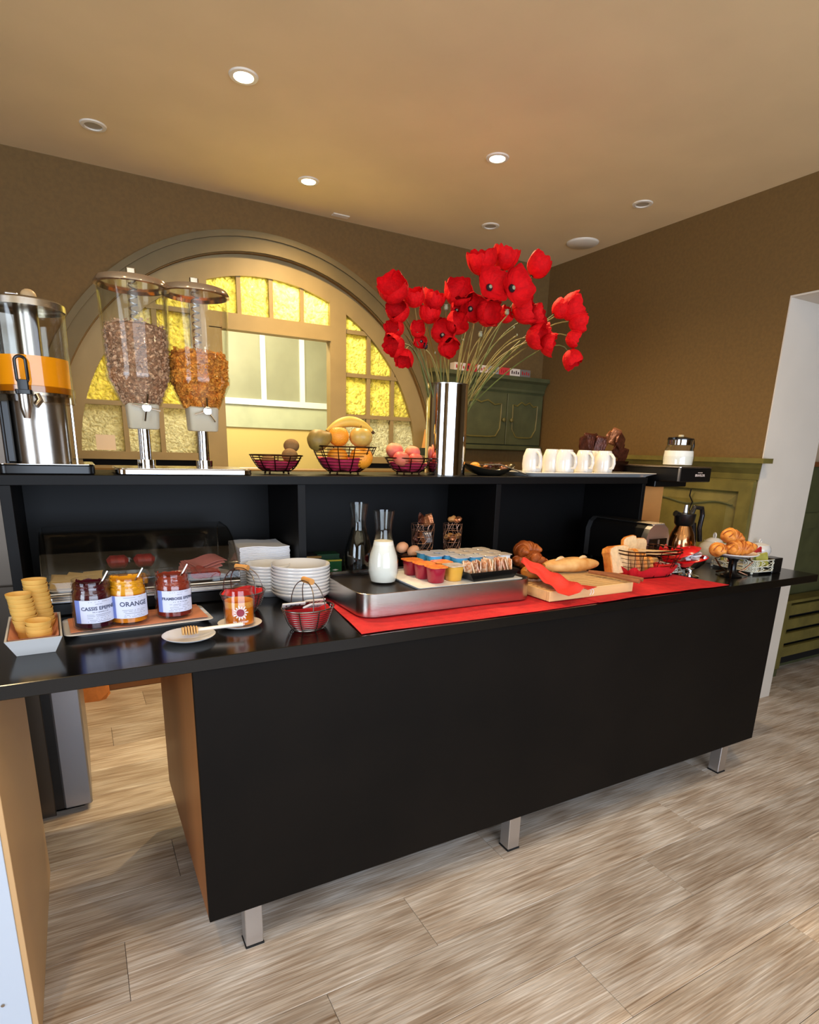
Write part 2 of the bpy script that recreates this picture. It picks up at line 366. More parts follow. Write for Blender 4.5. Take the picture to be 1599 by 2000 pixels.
# panelled dado of the right wall
dd = sempty('trim_5')
ob('dado_back', M().box(XR - .012, JY + .002, 0, XR, YB - .02, 1.33), m_green, dd, False)
ob('dado_cap', M().yz([(JY - .055, 1.395), (JY - .055, 1.42), (YB - .1, 1.42), (YB - .1, 1.395)], XR - .075, XR + .01), m_green, dd, False)
cr = [(0, 1.30), (-.015, 1.31), (-.022, 1.34), (-.05, 1.37), (-.062, 1.395), (0, 1.395)]
ob('dado_moulding', M().loops([[(XR + a, YB - .1, z) for a, z in cr], [(XR + a, JY - .045 * (-a / .062), z) for a, z in cr]]), m_green, dd, False)
for (y0, y1, z0, z1) in ((JY + .002, JY + .075, 0, 1.3), (1.15, 1.24, 0, 1.3), (1.85, 1.94, 0, 1.3), (JY + .075, YB - .1, 1.245, 1.3), (JY + .075, YB - .1, .78, .86), (JY + .075, YB - .1, 0, .16)):
    ob('dado_rail', M().box(XR - .032, y0, z0, XR - .012, y1, z1), m_green, dd, False)
def panel_x(y0, y1, z0, z1):
    m_ = M(); X0 = XR - .012
    m_.loops([[(X0, y0, z0), (X0, y1, z0), (X0, y1, z1), (X0, y0, z1)], [(X0 - .014, y0 + .05, z0 + .05), (X0 - .014, y1 - .05, z0 + .05), (X0 - .014, y1 - .05, z1 - .05), (X0 - .014, y0 + .05, z1 - .05)]])
    ob('dado_panel', m_, m_green, dd, False)
for y0, y1 in ((JY + .085, 1.14), (1.25, 1.84)):
    panel_x(y0, y1, .87, 1.235); panel_x(y0, y1, .17, .77)
# hairline cracks / scroll mouldings in the panels
for y0, y1 in ((JY + .1, 1.12), (1.27, 1.82)):
    pts = [(XR - .03, y0 + (y1 - y0) * t, 1.17 + .012 * sin(t * 9)) for t in [i / 16 for i in range(17)]]
    ob('scroll_moulding', M().tube(pts, .005, 6), m_greend, dd)
# next room: far wall, dado and radiator cover
struct('wall_far', M().box(XR + .495, .82, 0, 6.2, 1.0, H), mat('cream_wall', (196, 172, 140), .8))
d2 = sempty('trim_6')
ob('dado_board', M().box(XR + .497, .785, 0, 6.1, .82, 1.38), m_greend, d2, False)
ob('dado_cap', M().box(XR + .497, .74, 1.38, 6.1, .82, 1.41), mat('brown_cap', (120, 70, 34), .5), d2, False)
for x in (3.9, 4.7, 5.5): ob('dado_rail', M().box(x, .765, 0, x + .09, .785, 1.38), m_greend, d2, False)
for z in (.98, 0): ob('dado_rail', M().box(3.45, .768, z, 6.1, .785, z + .1), m_greend, d2, False)
struct('wall_left', M().box(XL - .1, YF, 0, XL, -2.9, H).box(XL - .1, -.9, 0, XL, YB, H).box(XL - .1, -2.9, 0, XL, -.9, .6).box(XL - .1, -2.9, 2.4, XL, -.9, H), m_wall)
struct('wall_front', M().box(XL, YF - .1, 0, -1.3, YF, H).box(2.5, YF - .1, 0, 6.2, YF, H).box(-1.3, YF - .1, 0, 2.5, YF, .4).box(-1.3, YF - .1, 2.5, 2.5, YF, H), m_wall)
struct('wall_east', M().box(6.1, YF, 0, 6.2, .82, H), m_wall)
# kitchen behind the arch
KY = 3.95
struct('wall_kitchen_back', M().box(-1.6, KY, 0, 3.4, KY + .1, H), mat('kitchen_cream_wall', (214, 190, 122), .6))
struct('wall_kitchen_left', M().box(-1.7, YB + TH, 0, -1.6, KY + .1, H), mat('kitchen_cream_wall', (0, 0, 0)))
struct('wall_kitchen_right', M().box(3.4, YB + TH, 0, 3.5, KY + .1, H), mat('kitchen_cream_wall', (0, 0, 0)))
struct('ceiling_kitchen', M().box(-1.7, YB + TH, H, 3.5, KY + .1, H + .1), mat('kitchen_white_ceiling', (240, 232, 205), .8))
def kp(px, py): p = at(px, py, y=KY); return p.x, p.z
w2 = sempty('window_2')
kx0, kz1 = kp(436, 645); kx1, kz0 = kp(655, 790); kz1 = kp(560, 650)[1]; kx0 -= .25
kz1 += .12
ob('window_frame', M().box(kx0, KY - .03, kz0 - .05, kx1 + .4, KY, kz0), m_whitelam, w2, False)
ks = [kx0, kp(512, 700)[0], kp(588, 700)[0], kx1 + .02, kx1 + .42]
m_fr = mat('frosted_grey_pane', (150, 153, 132), .35, var=.12, vscale=2.2)
for i in range(4):
    ob('window_pane', M().box(ks[i], KY - .012, kz0, ks[i + 1], KY - .004, kz1), m_fr, w2, False)
    ob('window_mullion', M().box(ks[i + 1] - .022, KY - .03, kz0, ks[i + 1] + .022, KY - .012, kz1), m_whitelam, w2, False)
zs = kp(560, 838)[1]
ob('splashback_panel', M().box(kx0, KY - .014, zs, kx1 + .42, KY - .001, kz0 - .05), mat('pale_marble', (180, 188, 164), .3, var=.1, vscale=5), w2, False)

# ---------------------------------------------------------------- ceiling lights
for i, (x, y, on) in enumerate(DOWN):
    nm = ['nearest camera', 'near the arch crown, second lit', 'right of the other two lit'][i] if on else ['by the right wall', 'above the poppies toward the far corner', 'at the far left'][i - 3]
    t = thing('downlight', f'{"glowing" if on else "unlit white"} round recessed ceiling downlight {nm}', 'downlight', (x, y, H))
    ob('trim_ring', M().lathe([(.034, -.001), (.036, -.006), (.05, -.005), (.053, 0), (.034, 0)], 28, close=True), mat('white_enamel', (230, 222, 205), .4), t)
    if on:
        ob('lamp', M().lathe([(0, -.003), (.033, -.002), (.034, 0)], 20), mat('lamp_glow', (255, 240, 200), .5, emit=30), t)
        l = bpy.data.lights.new('downlight_or_fill', 'SPOT'); l.energy = DOWN_POWER * 4; l.color = (1, .71, .36); l.spot_size = radians(150); l.spot_blend = 1; l.shadow_soft_size = .03
        lo = bpy.data.objects.new('downlight_or_fill', l); C.objects.link(lo); lo.location = (x, y, H - .02)
    else: ob('lamp', M().lathe([(0, -.003), (.033, -.002), (.034, 0)], 20), mat('unlit_lamp', (170, 160, 140), .3), t)
for (x, y) in FILL_SPOTS:  # added fill spots, bare lights without a fitting
    l = bpy.data.lights.new('downlight_or_fill', 'SPOT'); l.energy = DOWN_POWER * 1.5; l.color = (1, .71, .36); l.spot_size = radians(150); l.spot_blend = 1; l.shadow_soft_size = .03
    lo = bpy.data.objects.new('downlight_or_fill', l); C.objects.link(lo); lo.location = (x, y, H - .02)
t = thing('speaker_cover', 'flat white round ceiling speaker cover near the right wall', 'ceiling fitting', (2.746, 1.753, H))
ob('cover', M().lathe([(0, -.012), (.09, -.011), (.098, -.006), (.1, 0)], 32), mat('white_enamel', (0, 0, 0)), t)
o = ob('ceiling_vent', M().bb(1.235, 2.285, H - .006, 1.335, 2.325, H), mat('white_enamel', (0, 0, 0)), None, False)
o.location = (0, -.12, 0); tag(o, 'small flat vent slot on the ceiling by the back wall', 'vent')

# ================================================================ counter
T = .92; YS = .56
t = thing('counter_cabinet', 'long black buffet counter cabinet standing on square metal legs', 'counter', (0, 0, 0))
ob('front_panel', M().bb(0, 0, .163, 2.432, .019, .885, .001), m_blackp, t, False)
ob('side_panel', M().bb(0, .019, .163, .019, .79, .885, .001), m_orangew, t, False, label='orange-brown wooden left side')
ob('side_panel', M().bb(2.413, .019, .163, 2.432, .79, .885, .001), m_blackp, t, False)
ob('back_panel', M().bb(.019, .771, .163, 2.413, .79, .885, .001), m_blackp, t, False)
ob('bottom_panel', M().bb(.019, .019, .163, 2.413, .771, .182, .001), m_blackp, t, False)
for x in (.10, 1.05, 2.27):
    for y in (.035, .70):
        l = ob('leg', M().bb(x, y, .006, x + .05, y + .05, .163, .002), m_alu, t, False)
        ob('foot_cap', M().bb(x - .002, y - .002, 0, x + .052, y + .052, .006, .001), m_rubber, l, False)
o = ob('worktop', M().bb(-1.1, -.012, .887, 2.69, YS + .42, T, .0015), m_blackl, None, False)
tag(o, 'long glossy black worktop carrying the whole breakfast buffet', 'worktop')
# left open cabinet
t = thing('open_cabinet', 'tan-sided white open cabinet supporting the left end of the worktop', 'cabinet', (-.405, 0, 0))
ob('side_panel', M().bb(-.012, -.018, .0, 0, .66, .885, .001), m_tan, t, False, label='tan outer side')
ob('front_stile', M().bb(-.1, -.02, .0, -.012, .02, .885, .001), mat('pale_cabinet_laminate', (186, 196, 210), .35), t, False)
ob('inner_panel', M().bb(-.1, .02, .0, -.012, .64, .885, .001), mat('pale_cabinet_laminate', (186, 196, 210), .35), t, False)
ob('shelf', M().bb(-.68, -.0, .30, -.1, .6, .32, .001), mat('pale_cabinet_laminate', (186, 196, 210), .35), t, False)
ob('shelf', M().bb(-.68, -.0, .60, -.1, .6, .62, .001), mat('pale_cabinet_laminate', (186, 196, 210), .35), t, False)
ob('bottom_shelf', M().bb(-.68, -.01, .0, -.1, .6, .06, .001), mat('pale_cabinet_laminate', (186, 196, 210), .35), t, False)
ob('back_panel', M().bb(-.68, .6, .0, -.1, .62, .885, .001), mat('pale_cabinet_laminate', (186, 196, 210), .35), t, False)
ob('screw', M().lathe([(0, 0), (.004, 0), (.004, .002), (0, .002)], 10), m_steel, t).matrix_local = Matrix.Translation((-.06, -.0205, .15)) @ Matrix.Rotation(radians(90), 4, 'X')
# shelf unit
zt = at(600, 930, y=YS).z; x0, x1, x2, x3 = at(4, 1000, y=YS).x, at(590, 941, y=YS).x, at(973, 1000, y=YS).x, at(1262, 945, y=YS).x
t = thing('shelf_unit', 'low black three-bay shelf unit standing on the worktop', 'shelf', (0, 0, T))
hz = zt - T; ys = (YS, YS + .38)
ob('top_board', M().bb(x0 - .005, ys[0] - .002, hz - .028, x3 + .006, ys[1], hz, .001), m_blacks, t, False)
ob('side_panel', M().bb(x0, ys[0], 0, x0 + .028, ys[1], hz - .028, .001), m_blacks, t, False)
ob('side_panel', M().bb(x3 - .022, ys[0], 0, x3, ys[1], hz - .028, .001), m_blacks, t, False)
ob('divider', M().bb(x1 - .014, ys[0] + .004, 0, x1 + .014, ys[1] - .012, hz - .028, .001), m_blacks, t, False)
ob('divider', M().bb(x2 - .012, ys[0] + .004, 0, x2 + .012, ys[1] - .012, hz - .028, .001), m_blacks, t, False)
ob('back_panel', M().bb(x0 + .028, ys[1] - .012, 0, x3 - .022, ys[1], hz - .028, .001), m_blacks, t, False)
ZS = zt
# fridge and things behind the counter
FY = 1.0
fx1, fz0 = at(182, 1568, y=FY).x, at(182, 1568, y=FY).z; fx0 = at(127.7, 1581, y=FY).x
t = thing('tall_fridge', 'tall stainless fridge with a thick silver door behind the left end of the counter', 'fridge', (0, FY, 0))
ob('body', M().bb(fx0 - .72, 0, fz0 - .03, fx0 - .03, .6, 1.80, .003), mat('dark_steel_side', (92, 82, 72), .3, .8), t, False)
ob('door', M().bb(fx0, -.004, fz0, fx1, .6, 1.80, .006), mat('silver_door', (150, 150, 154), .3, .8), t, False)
ob('gasket', M().box(fx0 - .03, .006, fz0, fx0, .59, 1.79), m_blackpl, t, False)
ob('plinth', M().box(fx0 - .7, .03, 0, fx1 - .03, .58, fz0 - .03), m_rubber, t, False)
ob('nameplate', M().box(fx0 - .135, -.004, .27, fx0 - .085, 0, .40), m_alu, t, False)
t = thing('carrier_bag', 'crumpled orange-brown paper bag on the floor behind the fridge', 'bag', (-.245, 2.16, 0))
g = M(); random.seed(3)
L = []
for k, z in enumerate((0, .05, .12, .19, .25)):
    L.append([(.085 * cx_ + random.uniform(-.014, .014), .045 * cy_ + random.uniform(-.01, .01), z) for cx_, cy_ in ((-1, -1), (-.3, -1.1), (.4, -.95), (1, -1), (1.05, 0), (1, 1), (.3, 1.05), (-.4, 1), (-1, 1), (-1.05, 0))])
g.loops(L, True, False)
ob('body', g, mat('kraft_orange', (206, 128, 62), .7, var=.1), t, False)

# green wall cupboard in the far corner
t = thing('wall_cupboard', 'dark green two-door wall cupboard with scroll panels in the far corner', 'cupboard', (0, YB, 0))
ux0, ux1, uz0, uz1 = 1.99, 2.925, 1.46, 1.93
ob('carcass', M().box(ux0, -.04, uz0, ux1, 0, uz1), m_greend, t, False)
ob('crown', M().loops([[(ux0 - a, -.04 - a, z), (ux1 + .005, -.04 - a, z), (ux1 + .005, 0, z), (ux0 - a, 0, z)] for a, z in ((.0, 1.83), (.012, 1.845), (.012, 1.86), (.035, 1.9), (.06, 1.915), (.06, 1.94))]), m_greend, t, False)
ob('bottom_ledge', M().bb(ux0 - .02, -.075, uz0 - .03, ux1, 0, uz0, .004), m_greend, t, False)
xm = 2.585
for a, b in ((2.12, xm - .003), (xm + .003, 2.915)):
    d = ob('door', M().bb(a, -.058, uz0 + .008, b, -.04, 1.825, .003), m_greend, t, False)
    pts = []
    A, B, Z0, Z1 = a + .05, b - .05, uz0 + .06, 1.77
    for i in range(13):
        u = i / 12; pts.append((A + (B - A) * u, -.06, Z1 - .03 + .022 * sin(u * pi) + .010 * cos(u * 6 * pi)))
    pts += [(B, -.06, Z1 - .1), (B - .005, -.06, Z0 + .06), (B - .04, -.06, Z0 + .005)] + [(B - (B - A) * u, -.06, Z0) for u in (.3, .5, .7)] + [(A + .04, -.06, Z0 + .005), (A, -.06, Z0 + .06), (A, -.06, Z1 - .1)]
    ob('scroll_moulding', M().tube(pts, .006, 6, True), m_green, d)
    kx = xm - .035 if a < 2.3 else xm + .035
    k = ob('knob', M().lathe([(0, 0), (.006, 0), (.006, .01), (.013, .016), (.014, .022), (.008, .028), (0, .03)], 14), m_green, d)
    k.matrix_local = Matrix.Translation((kx, -.058, uz0 + .18)) @ Matrix.Rotation(radians(90), 4, 'X')
t = thing('lower_cupboard', 'dark green lower sideboard under the wall cupboard in the far corner', 'cupboard', (0, YB, 0))
ob('carcass', M().box(1.86, -.22, 0, 2.85, -.02, 1.24), m_greend, t, False)
ob('top_board', M().bb(1.84, -.25, 1.24, 2.85, -.02, 1.27, .004), m_greend, t, False)
ob('door', M().bb(1.9, -.24, .1, 2.35, -.22, 1.2, .004), m_greend, t, False); ob('door', M().bb(2.37, -.24, .1, 2.82, -.22, 1.2, .004), m_greend, t, False)
# patterned boxes along the top of the cupboard
random.seed(11); bx = 2.10
cols = [(214, 200, 186), (190, 40, 44), (220, 206, 190), (150, 150, 146), (206, 60, 60), (226, 214, 200), (120, 112, 104)]
desc = ['white', 'red and cream', 'pale grey', 'cream', 'white and red', 'light grey', 'cream end']
q = 0
xe = at(1030, 738, y=YB - .05).x
wds = (xe - bx) / 7
for i in range(7):
    t = thing('carton', f'{desc[i]} small carton, {["first","second","third","fourth","fifth","sixth","seventh"][i]} from the left on the green cupboard', 'box', (bx + wds * (i + .5), YB - .055, 1.9405), group='cartons along the top of the green cupboard')
    ob('box', M().bb(-wds / 2 + .002, -.03, 0, wds / 2 - .002, .03, .05, .002), mat(f'carton_{i}', cols[i], .5), t, False)
    mm = M()
    for k in range(4):
        xx = -wds * .36 + wds * .2 * k; mm.box(xx, -.0312, .014, xx + wds * .1, -.03, .036 - .006 * (k % 2))
    ob('print', mm, mat(f'carton_print_{i % 2}', (60, 30, 30) if i % 2 else (176, 34, 38), .6), t, False)
# paper gift bag on a ledge left of the vase
p = at(838, 875, y=YB - .12)
t = thing('gift_bag', 'small tan paper gift bag with a dark bow and handle left of the steel vase', 'bag', (p.x + .01, p.y, p.z))
ob('body', M().loops([[(-.05, -.03, 0), (.05, -.03, 0), (.05, .03, 0), (-.05, .03, 0)], [(-.035, -.02, .12), (.035, -.02, .12), (.035, .02, .12), (-.035, .02, .12)]]), mat('tan_paper', (204, 150, 88), .7), t, False)
ob('handle', M().tube([(-.015, -.02, .11)] + [(-.015 + .03 * k / 8, -.021, .12 + .05 * sin(pi * k / 8) + .02) for k in range(9)] + [(.015, -.02, .11)], .003, 6), mat('tan_paper', (0, 0, 0)), t)
ob('bow', M().ell((.0, -.031, .09), (.016, .006, .01), 10, 6).ell((.01, -.031, .06), (.007, .005, .02), 10, 6).ell((-.012, -.031, .095), (.012, .005, .012), 8, 6), mat('dark_ribbon', (74, 26, 20), .5), t)
o = ob('ledge_box', M().bb(-.055, -.04, 0, .09, .05, .05, .002), mat('dark_teal_box', (24, 34, 32), .5), None, False); o.location = (p.x + .01, p.y, p.z - .05)
tag(o, 'dark box under the tan gift bag left of the vase', 'box')
o = ob('wall_ledge', M().bb(-.10, -.06, -.02, .13, .12, 0, .002), m_mould, None, False); o.location = (p.x + .01, p.y, p.z - .05)
o['label'] = 'olive wall ledge under the dark box beside the arch'; o['category'] = 'shelf'
# radiator cover in the next room
t = thing('radiator_cover', 'olive slatted radiator cover against the dado in the next room', 'radiator', (0, 0, 0))
ry = .66
p0 = at(1535, 1180, y=ry); p1 = at(1512, 1318, y=ry)
zt_ = p0.z; xl = p0.x
ob('stile', M().bb(xl, ry, .05, xl + .07, ry + .04, zt_, .003), m_green, t, False)
ob('stile', M().bb(xl + 1.1, ry, .05, xl + 1.17, ry + .04, zt_, .003), m_green, t, False)
for k in range(4):
    z = zt_ - .05 - k * (zt_ - .12) / 4; ob('slat', M().bb(xl + .07, ry + .005, z - .04, xl + 1.1, ry + .035, z + .03, .003), m_green, t, False)
ob('backing', M().box(xl, ry + .06, .05, xl + 1.17, ry + .08, zt_ - .01), m_rubber, t, False)
ob('top_board', M().bb(xl - .02, ry - .01, zt_, xl + 1.19, ry + .1, zt_ + .02, .003), m_green, t, False)
for x in (xl, xl + 1.12): ob('foot', M().bb(x, ry, 0, x + .05, ry + .08, .05, .002), m_greend, t, False)

# ================================================================ things on the top shelf
ZB = ZS + .0005
YT = .70
# --- juice dispenser
jx = at(97, 925, y=YT).x - .01
t = thing('juice_dispenser', 'steel juice dispenser with clear tank half full of orange juice', 'drink dispenser', (jx, YT + .02, ZB))
ob('base', M().rr(.012, -.01, .235, .26, .02, 0, .026, .003), m_blackpl, t)
ob('base_rim', M().rr(.012, -.01, .237, .262, .02, .026, .029, .001), m_chrome, t)
ob('column', M().lathe([(.075, .029), (.075, .22)], 40, 0, .02), m_steel, t)
ob('support_post', M().bb(-.088, -.03, .029, -.068, .06, .23, .003), m_blackpl, t, False)
ob('support_post', M().bb(.083, .0, .029, .091, .03, .23, .002), m_chrome, t, False)
ob('tank_collar', M().lathe([(.094, .195), (.101, .197), (.101, .238), (.094, .24)], 44, 0, .0, close=True), glass('collar_acrylic', (.85, .80, .72), .1, 1.6), t)
ob('tank_floor', M().lathe([(0, .215), (.094, .215), (.094, .222), (0, .222)], 40), m_steel, t)
ob('tank', M().lathe([(.093, .222), (.0965, .222), (.0965, .455), (.093, .455)], 48, close=True), m_acryl, t)
ob('juice', M().lathe([(0, .223), (.0925, .223), (.0925, .318), (0, .318)], 44), mat('orange_juice', (250, 160, 14), .35, spec=.2), t)
ob('ice_tube', M().lathe([(0, .319), (.03, .319), (.03, .458), (0, .458)], 28), m_steel, t)
ob('lid', M().lathe([(0, .468), (.09, .468), (.1, .462), (.101, .445), (.098, .445), (.098, .457), (0, .457)], 44), m_steel, t)
ob('lid_knob', M().ell((.012, .0, .484), (.02, .012, .018), 16, 8), mat('beige_knob', (178, 150, 110), .4), t)
ob('lid_hinge', M().bb(-.045, -.012, .466, -.012, .014, .486, .003), m_alu, t, False)
tap = ob('tap', M().lathe([(0, .15), (.008, .15), (.016, .178), (.016, .218), (.0, .218)], 20, -.022, -.125).tube([(-.022, -.125, .205), (-.022, -.09, .205)], .013, 14).tube([(.0, -.105, .185), (.012, -.1, .2), (.006, -.095, .215)], .009, 10), m_steel, t)
ob('tap_handle', M().tube([(-.022 + .013 * cos(a), -.13, .275 + .022 * (1 if sin(a) > 0 else -1) + .012 * sin(a)) for a in [2 * pi * k / 20 for k in range(20)]], .0042, 8, True).rr(-.022, -.13, .026, .012, .004, .222, .25, .001).rr(-.022, -.125, .04, .036, .008, .212, .224, .001), m_blackpl, tap)

# --- cereal dispenser
cx1 = at(287, 907, y=YT).x; cx2 = at(400, 907, y=YT).x
t = thing('cereal_dispenser', 'double chrome cereal dispenser with two tall clear canisters', 'cereal dispenser', ((cx1 + cx2) / 2, YT, ZB))
hw = (cx2 - cx1) / 2
ob('base', M().rr(.015, -.01, .405, .24, .03, 0, .018, .003), m_chrome, t)
ob('base_top', M().rr(.015, -.01, .395, .23, .028, .018, .0195, .0005), m_steel, t)
m_flk = mat('muesli_flakes', (206, 168, 138), .8, var=.35, vscale=70)
m_corn = mat('corn_flakes', (232, 156, 60), .7, var=.3, vscale=70)
def flakes(cx, rad, z0, zmax, n, s, seed):
    rnd = random.Random(seed); mm = M()
    for _ in range(n):
        z = rnd.uniform(z0, zmax); a = rnd.uniform(0, 2 * pi); r = rad(z) - rnd.uniform(.001, .006)
        if z > zmax - .012: r *= sqrt(rnd.random())
        c = Vector((cx + r * cos(a), r * sin(a), z + (rnd.uniform(0, .012) if z > zmax - .012 else 0)))
        Q = Matrix.Rotation(rnd.uniform(0, 6.28), 3, Vector((rnd.gauss(0, 1), rnd.gauss(0, 1), rnd.gauss(0, 1))).normalized())
        w = s * rnd.uniform(.6, 1.2); pts = [(w, 0, 0), (.4 * w, .7 * w, .3 * w), (-.6 * w, .6 * w, 0), (-w, -.1 * w, .25 * w), (-.3 * w, -.7 * w, 0), (.6 * w, -.6 * w, .2 * w)]
        mm.add([c + Q @ Vector(p) for p in pts], [(0, 1, 2, 3), (0, 3, 4, 5)])
    return mm
ZT_, ZC, ZN = .545, .282, .205   # canister top, cone start, neck
for cxx, fill, mfl, mc, nm, fs in ((-hw, .435, m_flk, mat('muesli_mass', (150, 110, 84), .9, var=.4, vscale=90), 'oat muesli', .0055), (hw, .37, m_corn, mat('corn_mass', (190, 112, 34), .9, var=.35, vscale=80), 'orange corn flakes', .008)):
    ob('pole', M().lathe([(.018, .018), (.018, .14)], 24, cxx, 0).lathe([(.027, .018), (.027, .042), (.018, .044)], 24, cxx, 0), m_chrome, t)
    ob('canister', M().lathe([(.098, ZT_), (.091, ZC + .025), (.094, ZC + .02), (.094, ZC), (.058, ZN), (.055, ZN), (.088, ZC), (.086, ZC + .03), (.095, ZT_)], 48, cxx, 0, close=True), m_acryl, t)
    ob('lid', M().lathe([(0, ZT_ + .022), (.06, ZT_ + .02), (.096, ZT_ + .012), (.104, ZT_), (.104, ZT_ - .006), (.096, ZT_ - .008), (.09, ZT_ + .002), (0, ZT_ + .002)], 44, cxx, 0), mat('lid_chrome', (205, 190, 175), .12, .95), t)
    k = ob('lid_knob', M().rr(cxx, 0, .026, .014, .005, ZT_ + .02, ZT_ + .046, .002), m_chrome, t)
    ob('agitator_tube', M().lathe([(.015, .3), (.015, ZT_)], 20, cxx, 0), glass('tube_glass', (.93, .93, .93), .05, 1.9), t)
    hel = [(cxx + .011 * cos(k * .6), .011 * sin(k * .6), .3 + (ZT_ - .3) * k / 120) for k in range(121)]
    ob('spiral_rod', M().tube(hel, .0022, 5), m_alu, t)
    rad = lambda z: (.085 + (.0945 - .086) * (z - ZC) / (ZT_ - ZC) if z > ZC else .05 + (.085 - .052) * (z - ZN) / (ZC - ZN))
    ob('cereal_mass', M().lathe([(0, ZN), (.048, ZN + .003), (.08, ZC), (rad(fill) - .004, fill - .008), (.05, fill + .004), (0, fill + .01)], 36, cxx, 0), mc, t, label=nm)
    ob('cereal', flakes(cxx, rad, ZN + .004, fill, 3600, fs, 5), mfl, t, False, True and 30, True, nm)
    ob('spout', M().rr(cxx, -.005, .092, .1, .014, .135, ZN + .004, .004, w0=.086, d0=.09), m_frost, t)
    pd = ob('paddle_knob', M().lathe([(0, 0), (.0125, 0), (.0125, .014), (0, .016)], 20), m_chrome, t)
    pd.matrix_local = Matrix.Translation((cxx + .006, -.06, ZN - .008)) @ Matrix.Rotation(radians(90), 4, 'X')
    for q in range(4 if cxx < 0 else 3):
        a = radians(80) + q * pi / 2 if cxx < 0 else radians(90) + q * 2 * pi / 3 * .9
        ob('knob_arm', M().tube([(0, 0, .006), (.04 * cos(a), .04 * sin(a), .006)], .0032, 8), m_chrome, pd)

# --- wire baskets and fruit
def wire_basket(label, loc, R, r, h, rings=7, sy=1, feet=.012, wire=m_wire, liner=m_pink, lh=.6, spokes=10, wr=.0016, cat='basket', rz=0, handle=0, group=None):
    t = thing('wire_basket', label, cat, loc, rz, group)
    mm = M(); prof = lambda u: r + (R - r) * (u ** .6)
    for k in range(rings + 1):
        u = k / rings; q = prof(u); w = wr * (1.6 if k in (0, rings) else .8)
        mm.tube([(q * cos(a), q * sy * sin(a), feet + h * u) for a in [2 * pi * i / 36 for i in range(36)]], w, 5, True)
    for i in range(spokes):
        a = 2 * pi * i / spokes; mm.tube([(prof(u) * cos(a), prof(u) * sy * sin(a), feet + h * u) for u in [j / 8 for j in range(9)]], wr * 1.2, 5)
    ob('wire_frame', mm, wire, t)
    if feet:
        for i in range(4):
            a = pi / 4 + i * pi / 2; ob('foot', M().tube([(r * .9 * cos(a), r * sy * .9 * sin(a), feet), (r * .95 * cos(a), r * sy * .95 * sin(a), 0.003)], wr * 1.7, 6).ell((r * .95 * cos(a), r * sy * .95 * sin(a), .004), (.004, .004, .004), 8, 6), wire, t)
    if liner:
        rnd = random.Random(len(label)); n = 40; Lp = []
        for u in (0, .3, .6, .85, 1):
            q = prof(u * lh) - .004; ph = rnd.random() * 6
            Lp.append([((q + .0025 * sin(9 * a + ph)) * cos(a), (q + .0025 * sin(9 * a + ph)) * sy * sin(a), feet + .003 + h * lh * u + .003 * sin(5 * a + ph)) for a in [2 * pi * i / n for i in range(n)]])
        Lp += [[(p[0] * .82, p[1] * .82, p[2] - .012) for p in Lp[-1]]]
        Lp += [[(p[0] * .9, p[1] * .9, feet + .006) for p in Lp[0]]]
        ob('liner', M().loops(Lp), liner, t)
    if handle:
        for s_ in (-1, 1):
            pts = [(s_ * .012 + s_ * .012 * cos(a), R * sy * cos(a), feet + h + (handle) * sin(a) ** .8) for a in [pi * j / 14 for j in range(15)]]
            pts = [(s_ * .02 * (1 - .6 * sin(pi * j / 14)), R * sy * cos(pi * j / 14), feet + h + handle * max(0, sin(pi * j / 14)) ** .75) for j in range(15)]
            ob('handle_wire', M().tube(pts, wr, 6), wire, t)
        g = ob('handle_grip', M().tube([(0, -.022, feet + h + handle), (0, .022, feet + h + handle)], .0085, 14), m_grip, t)
    return t
m_or = mat('orange_peel', (236, 148, 36), .45, var=.06, vscale=30, bump=.25, bscale=220)
m_kiwi = mat('kiwi_skin', (122, 88, 46), .8, var=.15, bump=.2, bscale=300)
m_pear = mat('pear_skin', (138, 112, 50), .5, var=.2, vscale=30)
m_apple = mat('golden_russet_apple_skin', (196, 158, 76), .35, var=.12, vscale=25)
m_peach = mat('peach_skin', (222, 150, 110), .6, col2=(214, 96, 84), vscale=12)
m_plum = mat('red_peach_skin', (196, 66, 70), .5, col2=(206, 110, 80), vscale=12)
m_stem = mat('fruit_stem', (80, 56, 30), .8)
def round_fruit(name, label, cat, loc, r, m, dim=True, sq=.94, group=None, tilt=0, crease=False):
    t = thing(name, label, cat, loc, 0, group); t.rotation_euler = (tilt, tilt * .5, 0)
    pr = []
    for j in range(17):
        a = pi * j / 16; q = r * sin(a); z = -r * sq * cos(a)
        if dim: z -= .16 * r * math.exp(-((a - pi) / .35) ** 2) * (1 if a > pi / 2 else 0)
        pr.append((max(q, 0), z))
    pr[0] = (0, pr[0][1]); pr[-1] = (0, pr[-1][1])
    mm = M(); n = 28
    mm.loops([[(q * cos(a) * (1 - (.10 * math.exp(-(min(a, 2 * pi - a) / .25) ** 2) if crease else 0)), q * sin(a), z) for a in [2 * pi * i / n for i in range(n)]] for q, z in pr], False, False)
    ob('flesh', mm, m, t)
    if name == 'apple': ob('stem', M().tube([(0, 0, r * sq * (1 - (.16 if dim else 0)) - .002), (.001, 0, r * sq + .004)], .0018, 6), m_stem, t)
    return t
b1 = at(541, 926, y=YT); bz = ZB
wire_basket('shallow wire basket with crimson liner and kiwis, leftmost on the shelf', (b1.x, YT, bz), .092, .05, .052, 6, .85)
k1 = at(573, 877, y=YT)
round_fruit('kiwi', 'brown kiwi topmost in the left shallow basket', 'fruit', (k1.x, YT + .02, bz + .098), .028, m_kiwi, False, .85)
round_fruit('kiwi', 'pale brown kiwi at the front right of the left shallow basket', 'fruit', (at(565, 893, y=YT).x - .004, YT - .02, bz + .065), .028, m_kiwi, False, .85)
